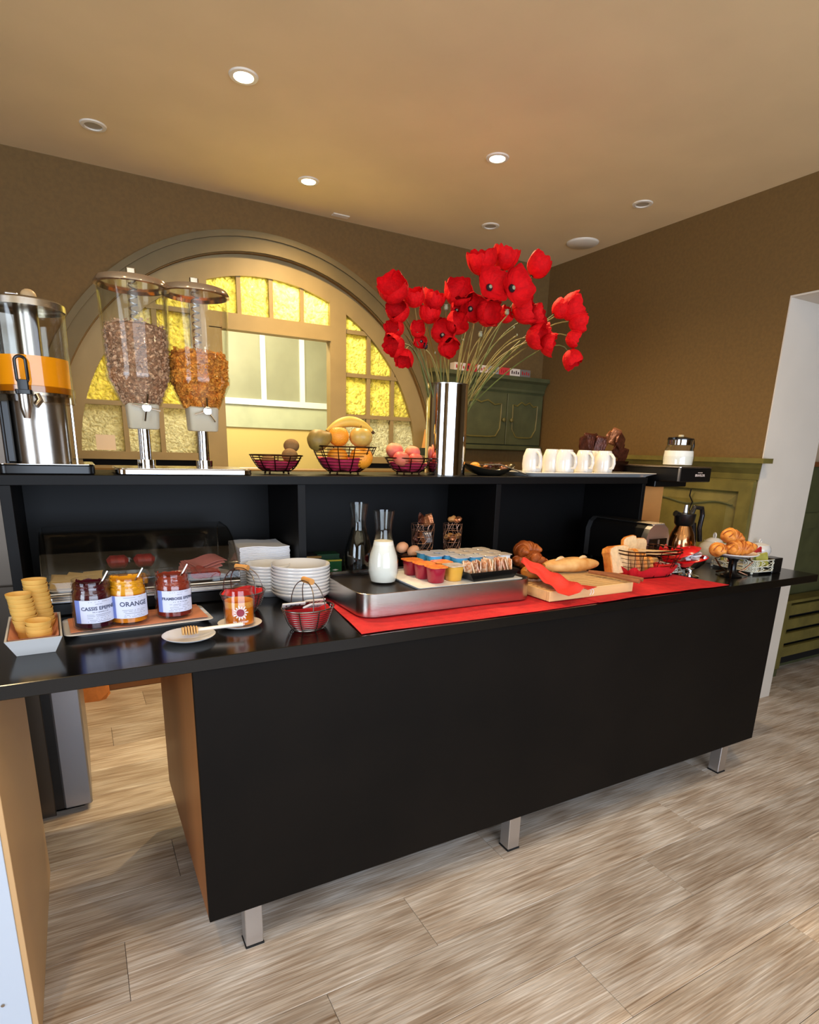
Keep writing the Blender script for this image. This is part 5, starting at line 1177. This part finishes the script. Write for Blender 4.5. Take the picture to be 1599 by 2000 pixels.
def croissant(label, loc, s, rz, m=m_crust, tilt=(0, 0), group=None, name='croissant'):
    t = thing(name, label, 'pastry', loc, rz, group); t.rotation_euler = (tilt[0], tilt[1], rz)
    pts = []; rad = []; n = 49
    for k in range(n):
        u = k / (n - 1); a = radians(200) - radians(220) * u
        pts.append((.052 * s * cos(a), .046 * s * sin(a) - .01 * s, .032 * s)); seg = (u * 6 + .5) % 1
        rad.append((.009 + .031 * sin(pi * u) ** .8 + .0075 * (1 - abs(2 * seg - 1)) * sin(pi * u) - .004) * s)
    ob('body', M().tube(pts, .02, 16, rad=rad), m, t, True, 80)
    for k in range(1, 7):
        i = int((k - .5 + .5) / 7 * (n - 1)); c_ = Vector(pts[i]); r_ = rad[i] * 1.01; tg = (Vector(pts[i + 1]) - Vector(pts[i - 1])).normalized(); up = Vector((0, 0, 1)); sd = tg.cross(up)
        ob('layer_ridge', M().tube([c_ + (up * sin(a) + sd * cos(a)) * r_ * .985 + tg * .006 * s * sin(a * 2) for a in [pi * j / 12 for j in range(13)]], .0025 * s, 6), m_crustd, t)
    return t
# bun in its paper, baguette, pastries on a rear plate
p = at(1058, 1136, z=ZBT)
loaf('bread_bun', 'golden brown seeded bun at the left end of the bread board', (p.x + .005, p.y + .052, ZBT + .002), .105, .085, .05, m_crust, radians(10), cuts=0)
o = ob('doily', M().loops([[((.05 + .004 * (i % 2)) * cos(2 * pi * i / 40), (.045 + .004 * (i % 2)) * sin(2 * pi * i / 40), 0) for i in range(40)], [((.056 + .006 * (i % 2)) * cos(2 * pi * i / 40), (.05 + .006 * (i % 2)) * sin(2 * pi * i / 40), .009) for i in range(40)]], True, False), mat('doily_paper', (214, 186, 160), .7), None, False)
o.location = (p.x + .005, p.y + .052, ZBT + .0004); tag(o, 'fluted paper cup under the bun on the bread board', 'paper cup')
p = at(1130, 1118, z=ZBT + .01)
loaf('baguette', 'pale scored baguette lying across the back of the bread board', (p.x + .01, p.y + .055, ZBT + .001), .25, .085, .058, mat('baguette_crust', (228, 184, 118), .55, col2=(196, 132, 64), vscale=16), radians(-8), cuts=2)
# rear tray with dark pastries
p = at(1038, 1085, y=.46)
t = thing('pastry_dish', 'dark shallow dish of brown pastries behind the bread board', 'dish', (1.335, .455, TB)); ob('dish', M().lathe([(0, 0), (.06, 0), (.075, .02), (.078, .045), (.074, .045), (.07, .022), (.055, .006), (0, .005)], 36), m_blackpl, t)
for i, (px, py, s, rz, tx, lb) in enumerate(((1036, 1080, .92, .3, .0, 'reddish brown croissant topmost behind the steel tray corner'), (1052, 1100, .9, 1.2, .2, 'reddish brown croissant lower right behind the bread board'), (1030, 1100, .85, -.8, -.1, 'reddish brown croissant lower left behind the bread board'))):
    q = at(px, py, y=.44 + .03 * (i == 0)); croissant(lb, (q.x, .44 + .03 * (i == 0), q.z - .02), s, rz, m_crustd, (tx, 0))
# coral napkin draped
n0 = at(1024, 1096, z=ZBT + .07); n1 = at(1140, 1150, z=ZBT + .01)
random.seed(2)
def nap(u, v):
    ax, ay = n0.x, n0.y; bx_, by_ = n1.x, n1.y
    L_ = Vector((bx_ - ax, by_ - ay, 0)); n_ = Vector((-L_.y, L_.x, 0)).normalized(); wd = .03 + .105 * u ** .8
    P = Vector((ax, ay, 0)) + L_ * u + n_ * (v - .5) * wd * 1.5
    z = ZBT + .068 * (1 - u) ** 1.4 * 1.0 + .018 + .012 * sin(v * 9 + u * 3) * (.4 + u * .6) - .016 * abs(v - .5) * 2 + .004 * sin(u * 21 + v * 4) - .012 * u
    return (P.x, P.y, max(z, ZBT + .0022))
o = ob('cloth_napkin', sheet(nap, 40, 18, .0016), m_redn, None, True, 80); tag(o, 'coral red napkin draped over the bun and bread board', 'napkin')
# wooden tongs
p, q = at(1150, 1117, z=ZBT + .012), at(1252, 1136, z=ZBT + .01)
t = thing('wooden_tongs', 'dark wooden bread tongs lying across the right end of the board', 'tongs', (p.x, p.y, ZBT + .012))
dv = Vector((q.x - p.x, q.y - p.y, 0)); nv = Vector((-dv.y, dv.x, 0)).normalized() * .011
for s_, zz in ((-1, 0), (1, .003)):
    ob('arm', M().tube([(0, 0, zz), tuple(dv * .5 + nv * s_ * 1.0 + Vector((0, 0, zz + .003))), tuple(dv * 1.0 + nv * s_ * 1.3 + Vector((0, 0, zz)))], .006, 8, rad=[.005, .0062, .0075]), mat('tong_wood', (150, 92, 56), .5, var=.15), t)
# bread basket
bl, br_ = at(1172, 1135, z=T), at(1282, 1138, z=T)
bcx, bcy = 1.868, .272
t = thing('bread_basket', 'open dark wire bread basket with red liner right of the board', 'basket', (bcx, bcy, TB), radians(-6))
mm = M(); R0x, R0y, R1x, R1y, hB = .115, .065, .15, .095, at(1240, 1090, y=.24).z - T
hB = .115
def rct(u, z): return [((R0x + (R1x - R0x) * u) * (abs(cos(a)) ** .5 * (1 if cos(a) > 0 else -1)), (R0y + (R1y - R0y) * u) * (abs(sin(a)) ** .5 * (1 if sin(a) > 0 else -1)), z) for a in [2 * pi * i / 48 for i in range(48)]]
for k in range(8): mm.tube(rct(k / 7, .004 + hB * k / 7), .0026 if k in (0, 7) else .0011, 6, True)
for i in range(0, 48, 3): mm.tube([rct(k / 6, .004 + hB * k / 6)[i] for k in range(7)], .0014, 5)
mm.tube(rct(1.04, .0 + hB * .93), .002, 6, True)
ob('wire_frame', mm, m_wire, t)
Lp = [[(p_[0] * .93 + .004 * sin(i * 1.7), p_[1] * .93, p_[2]) for i, p_ in enumerate(rct(u, .007 + .03 * u + (0.012 * 1 if u > .9 else 0)))] for u in (0, .5, 1)]
for i in range(48): q_ = Lp[-1][i]; Lp[-1][i] = (q_[0], q_[1], q_[2] + .008 * sin(i * 1.1) * (1 if 24 < i else .4))
Lp.append([(p_[0] * .9, p_[1] * .9, p_[2] - .006) for p_ in Lp[-1]]); Lp.append([(p_[0] * .9, p_[1] * .9, .010) for p_ in Lp[0]])
ob('liner', M().loops(Lp), m_red, t)
def slice_(label, loc, w, h, th, rot, m=m_bread, group=None):
    t = thing('bread_slice', label, 'bread', loc, 0, group); t.rotation_euler = rot
    pts = [(w * .5 * cos(a) * (1 if sin(a) < 0 else 1.04), h * .5 * sin(a) if sin(a) > 0 else h * .5 * sin(a)) for a in []]
    prof = [(-.42, -.5), (.42, -.5), (.46, -.44), (.45, .1), (.52, .24), (.46, .42), (.25, .5), (-.25, .5), (-.46, .42), (-.52, .24), (-.45, .1), (-.46, -.44)]
    P = [(x * w, z * h) for x, z in prof]
    ob('crumb', M().loops([[(x * .97, y, z * .97) for x, z in P] for y in (-th / 2, th / 2)]), m, t, False)
    ob('crust', M().loops([[(x * k, y, z * k) for x, z in P] for k, y in ((.965, -th / 2 * .96), (1.02, -th / 2 * .85), (1.02, th / 2 * .85), (.965, th / 2 * .96))], False, False), m_crust, t, True, 30)
    return t
bz_ = TB + .012
loafx = at(1196, 1095, y=.30).x
t = thing('sandwich_loaf', 'thick cut white loaf end standing at the left of the bread basket', 'bread', (at(1208, 1095, y=.28).x, .29, TB + .074)); t.rotation_euler = (radians(-14), 0, radians(6))
prof = [(-.06, -.055), (.06, -.055), (.062, .02), (.068, .035), (.06, .052), (.03, .06), (-.03, .06), (-.06, .052), (-.068, .035), (-.062, .02)]
ob('crumb', M().loops([[(x * .96, y, z * .96) for x, z in prof] for y in (-.022, .018)]), m_bread, t, False)
ob('crust', M().loops([[(x * k, y, z * k) for x, z in prof] for k, y in ((.955, -.0215), (1.01, -.018), (1.01, .018), (.9, .022))], False, True), m_crust, t, True, 30)
for i, (px, lb, yy, yw) in enumerate(((1236, 'bread slice leaning right of the loaf end in the basket', .262, 1.15), (1250, 'second bread slice leaning in the bread basket', .258, 1.2), (1262, 'third bread slice low at the right of the bread basket', .255, 1.25))):
    q = at(px, 1100, y=yy); slice_(lb, (q.x, yy, TB + .072 - .012 * i), .095, .10 - .008 * i, .016, (radians(-12), radians(8), yw))
for i, (px, py, lb) in enumerate(((1229, 1064, 'pale toast bread slice sticking up behind the loaf, left one'), (1254, 1069, 'pale toast bread slice sticking up behind the loaf, right one'))):
    q = at(px, py, y=.33); slice_(lb, (q.x, .325 + .018 * i, q.z - .012), .09, .10, .014, (radians(-10), radians(-8 + 12 * i), .1))
p, q = at(1244, 1078, y=.26), at(1318, 1082, y=.22)
t = thing('bread_tongs', 'pale wooden flat tongs resting on the rim of the bread basket', 'tongs', tuple(p)); dv = q - p
for s_ in (0, 1):
    T_ = Matrix.Translation((0, .0, .012 * s_ - .004)) @ dv.to_track_quat('X', 'Z').to_matrix().to_4x4(); mm = M(); mm.T = T_; mm.bb(-.03, -.012, -.0025, dv.length, .012, .0035, .001)
    ob('arm', mm, m_lightw, t, False)
loaf('small_roll', 'small golden roll on the right rim of the bread basket', (at(1272, 1094, y=.25).x, .25, at(1272, 1100, y=.25).z), .085, .03, .026, mat('baguette_crust', (0, 0, 0)), radians(4), cuts=0)

# --- sugar bowl with rolled red lid
p = at(1357, 1128, z=T)
sbx, sby = p.x + .005, p.y + .03
t = thing('sugar_bowl', 'footed silver bowl with red interior and raised red lid', 'bowl', (sbx, sby, TB), radians(-25))
ob('foot', M().lathe([(0, 0), (.036, 0), (.037, .003), (.014, .009), (.009, .018), (.012, .028), (0, .028)], 28), m_chrome, t)
hb = M()
hb.loops([[(q * cos(a), q * .8 * sin(a), z + .012 * cos(a) * q / .06) for a in [2 * pi * i / 36 for i in range(36)]] for q, z in ((.012, .026), (.04, .036), (.058, .055), (.064, .074), (.061, .0745), (.054, .056), (.036, .04), (.006, .032))])
ob('shell', hb, m_chrome, t)
ob('red_lining', M().loops([[(q * cos(a), q * .8 * sin(a), z + .012 * cos(a) * q / .06) for a in [2 * pi * i / 36 for i in range(36)]] for q, z in ((.066, .07), (.068, .073), (.064, .076), (.055, .06), (.03, .044), (.001, .036))], False, False), mat('red_enamel', (206, 18, 24), .2, coat=.5), t)
ob('lid', M().loops([[((q + .0) * cos(a) - .035 - z * .9, q * .85 * sin(a), .075 + .05 * (q / .06) * 1.0 * (.5 + .5 * cos(a)) + z) for a in [2 * pi * i / 36 for i in range(36)]] for q, z in ((.003, .03), (.03, .026), (.05, .014), (.062, 0), (.059, .0), (.047, .012), (.028, .022), (.003, .026))]), mat('red_enamel', (0, 0, 0)), t)
random.seed(4)
for k in range(9):
    o = ob('sugar_packet', M().rr(0, 0, .034, .02, .003, -.003, .003, .001), m_whitelam if k % 2 else foil_s, None); o.location = (sbx + .022 * cos(k * 2.3), sby + .016 * sin(k * 2.3), TB + .074 + .003 * k); o.rotation_euler = (random.uniform(-.5, .5), random.uniform(-.5, .5), k); tag(o, f'silver-white sugar packet, {ORD2[k]} up in the heap in the red-lined silver bowl', 'sachet', 'packets in the red-lined bowl')
# filigree small basket with red napkin left of the sugar bowl
def lace_basket(label, cx, cy, rx_, ry_, h, m, rz=0, liner=None):
    t = thing('lace_basket', label, 'basket', (cx, cy, TB), rz); mm = M()
    def R_(u, z): return [(rx_ * (abs(cos(a)) ** .35) * (1 if cos(a) > 0 else -1), ry_ * (abs(sin(a)) ** .35) * (1 if sin(a) > 0 else -1), z) for a in [2 * pi * i / 40 for i in range(40)]]
    for z in (.012, h * .55, h): mm.tube(R_(1, z), .0022, 6, True)
    L = R_(1, 0)
    for i in range(0, 40, 1):
        a_, b_ = Vector(L[i]), Vector(L[(i + 1) % 40])
        for z0_, z1_ in ((.012, h * .55), (h * .55, h)):
            mm.tube([a_ + Vector((0, 0, z0_)), a_.lerp(b_, .9) + Vector((0, 0, (z0_ + z1_) / 2)), a_ + Vector((0, 0, z1_))], .0017, 5)
            if i % 2: mm.tube([a_.lerp(b_, .5) + Vector((.007 * cos(c_) * (1 if abs(a_.y) > ry_ * .8 else 0), .007 * cos(c_) * (0 if abs(a_.y) > ry_ * .8 else 1), (z0_ + z1_) / 2 + .007 * sin(c_))) for c_ in [2 * pi * j / 10 for j in range(10)]], .0015, 5, True)
    ob('lacework', mm, m, t); ob('floor', M().bb(-rx_ * .96, -ry_ * .96, .011, rx_ * .96, ry_ * .96, .013, .0005), m, t, False)
    for a, b in ((-1, -1), (1, -1), (1, 1), (-1, 1)): ob('ball_foot', M().ell((rx_ * .9 * a, ry_ * .9 * b, .006), (.006, .006, .006), 12, 8), m, t)
    return t
m_lacew = mat('white_enamel_lace', (206, 204, 188), .4)
q = at(1340, 1108, z=T)
lace_basket('small white filigree basket with a red napkin left of the sugar bowl', 2.045, .275, .05, .045, .05, m_lacew)
def rn(u, v):
    a = 2 * pi * u; q_ = .012 + .042 * v; return (2.045 + q_ * cos(a) * (1 + .2 * sin(5 * a)), .275 + q_ * sin(a), TB + .02 + .085 * v + .016 * sin(7 * a) * v)
o = ob('red_napkin', sheet(rn, 42, 8, .0012), mat('red_enamel', (0, 0, 0)), None, True); tag(o, 'bright red pleated napkin standing in the small filigree basket', 'napkin')
# --- cake stand
p = at(1432, 1140, z=T); kx, ky = p.x + .028, .125
pl = at(1434, 1084, y=ky); zpl = pl.z - T
kx = at(1434, 1084, y=ky).x
pr_ = (at(1478, 1080, y=ky).x - at(1392, 1080, y=ky).x) / 2 * .6
t = thing('cake_stand', 'black pedestal stand carrying a white plate of croissants', 'cake stand', (kx, ky, TB))
ob('pedestal', M().lathe([(0, 0), (.042, 0), (.044, .004), (.026, .012), (.017, .03), (.016, zpl - .03), (.026, zpl - .014), (.06, zpl - .008), (.06, zpl - .004), (0, zpl - .004)], 32), m_blackpl, t)
for a in (pi * .5, pi * 1.17, pi * 1.83):
    ob('scroll_leg', M().tube([(.05 * cos(a), .05 * sin(a), zpl - .012), (.085 * cos(a), .085 * sin(a), zpl * .7), (.055 * cos(a), .055 * sin(a), zpl * .35), (.03 * cos(a), .03 * sin(a), .02), (.07 * cos(a), .07 * sin(a), .005)], .004, 7), mat('bronze_metal', (120, 84, 62), .25, 1), t)
ob('plate', M().lathe([(0, zpl - .004), (pr_ * .7, zpl - .004), (pr_, zpl + .008), (pr_ * 1.01, zpl + .012), (pr_ * .97, zpl + .012), (pr_ * .68, zpl + .002), (0, zpl + .001)], 48), m_ceramic, t)
zz = TB + zpl + .004
for px, py, s, rz, tl_, lb, dy in ((1413, 1075, .72, .4, (0, 0), 'golden croissant at the left of the cake stand plate', -.01), (1448, 1073, .82, -.3, (0, 0), 'golden croissant at the front right of the cake stand plate', -.035), (1456, 1068, .7, 1.6, (0, 0), 'golden croissant at the far right of the cake stand plate', .03), (1433, 1055, .78, .1, (.2, .1), 'golden croissant topmost on the cake stand pile', .0)):
    q = at(px, py, y=ky + dy); croissant(lb, (q.x, ky + dy, zz if py > 1060 else zz + .048), s, rz, m_crust, tl_)
# --- teapots behind
def teapot(label, x, y, s, rz):
    t = thing('teapot', label, 'teapot', (x, y, TB), rz)
    ob('body', M().lathe([(0, 0), (.04 * s, 0), (.062 * s, .022 * s), (.07 * s, .05 * s), (.06 * s, .08 * s), (.035 * s, .098 * s), (0, .098 * s)], 36), m_ceramic, t)
    l = ob('lid', M().lathe([(.038 * s, .097 * s), (.034 * s, .104 * s), (.018 * s, .113 * s), (0, .116 * s)], 28), m_ceramic, t)
    ob('lid_ring', M().tube([(.012 * s * cos(a), 0, .124 * s + .012 * s * sin(a)) for a in [2 * pi * j / 16 for j in range(16)]], .0035 * s, 8, True), m_ceramic, l)
    ob('spout', M().tube([(-.055 * s, 0, .035 * s), (-.085 * s, 0, .055 * s), (-.1 * s, 0, .085 * s), (-.115 * s, 0, .098 * s)], .01, 12, rad=[.018 * s, .013 * s, .009 * s, .008 * s]), m_ceramic, t)
    ob('handle', M().tube([(.06 * s, 0, .08 * s), (.095 * s, 0, .085 * s), (.105 * s, 0, .055 * s), (.09 * s, 0, .03 * s), (.064 * s, 0, .03 * s)], .006 * s, 8), m_ceramic, t)
    return t
y = .388; q = at(1394, 1060, y=y); teapot('white porcelain teapot with ring lid left of the cake stand', q.x + .0, y, (at(1385, 1042, y=y).z - T) / .136, radians(58))
# --- white lace basket with tea bags
bl = at(1385, 1108, y=.33)
lx, ly = 2.452, .200
lace_basket('long white filigree tea basket right of the cake stand', lx, ly, .08, .112, .062, m_lacew, radians(-4))
random.seed(12)
tc_ = [(150, 146, 60), (222, 206, 120), (46, 60, 40), (180, 40, 44), (206, 200, 190), (90, 110, 50)]
tm = M().loops([[(w * a_, .004 * b_ * k, z) for a_, b_ in ((-1, -1), (1, -1), (1, 1), (-1, 1))] for w, z, k in ((.028, -.03, .3), (.03, -.026, 1), (.03, .026, 1), (.028, .03, .3))]).mesh('tea_bag'); fix(tm, False)
tms = []
for i, c_ in enumerate(tc_): q = tm.copy(); q.materials.append(mat(f'teabag{i}', c_, .5, var=.15, vscale=60)); tms.append(q)
for i in range(14):
    o = bpy.data.objects.new('tea_bag', tms[(i * 5) % 6]); C.objects.link(o); o.location = (lx + random.uniform(-.03, .03), ly - .085 + .0128 * i, TB + .048 + (.03 if 2 < i < 8 else .008) + random.uniform(-.003, .006)); o.rotation_euler = (random.uniform(-.5, .1), random.uniform(-.3, .3), random.uniform(-.3, .3)); tag(o, f'{ORD2[i]} wrapped tea bag from the front of the long white filigree basket', 'tea bag', 'tea bags in the filigree basket')
t = thing('lidded_jar', 'white lidded porcelain jar behind the filigree tea basket', 'jar', (at(1483, 1070, y=.44).x, .44, TB))
hj = at(1483, 1066, y=.44).z - T
ob('body', M().lathe([(0, 0), (.05, 0), (.058, .02), (.056, hj * .8), (.05, hj), (0, hj)], 32), m_ceramic, t)
ob('lid', M().lathe([(.05, hj), (.048, hj + .006), (.02, hj + .014), (0, hj + .016)], 28), m_ceramic, t)
ob('lid_ring', M().tube([(.011 * cos(a), 0, hj + .024 + .01 * sin(a)) for a in [2 * pi * j / 16 for j in range(16)]], .0032, 8, True), m_ceramic, t)
bq = at(1515, 1120, z=T)
t = thing('black_holder', 'small plain black box at the right end beside the tea basket', 'box', (bq.x + .012, bq.y + .035, TB))
ob('box', M().bb(-.035, -.03, 0, .035, .03, at(1515, 1092, y=bq.y).z - T, .002), m_blackpl, t, False)
# power cable behind the coffee machine
pts = [at(a, b, x=XR - .04) for a, b in ((1350, 955), (1347, 968), (1352, 980), (1346, 995), (1350, 1010), (1346, 1040))]
o = ob('power_cable', M().tube(pts, .004, 6), m_blackpl); tag(o, 'thin black cable hanging on the green panelling behind the coffee machine', 'cable')
# wire rack seen in the kitchen through the arch
p = at(470, 912, y=2.62)
t = thing('dish_rack', 'white wire dish rack on the kitchen counter seen through the arch', 'rack', (p.x, 2.7, 1.16))
mm = M()
for z in (0, .05, .10): mm.tube([(-.16, -.1, z), (.16, -.1, z), (.16, .1, z), (-.16, .1, z)], .003, 5, True)
for k in range(17):
    for y in (-.1, .1): mm.tube([(-.16 + .02 * k, y, 0), (-.16 + .02 * k, y, .10)], .0018, 5)
ob('wire_frame', mm, m_whitelam, t)
struct('trim_7', M().box(-1.5, YB + TH, 1.12, 3.3, YB + TH + .6, 1.16), mat('kitchen_white_ceiling', (0, 0, 0)))
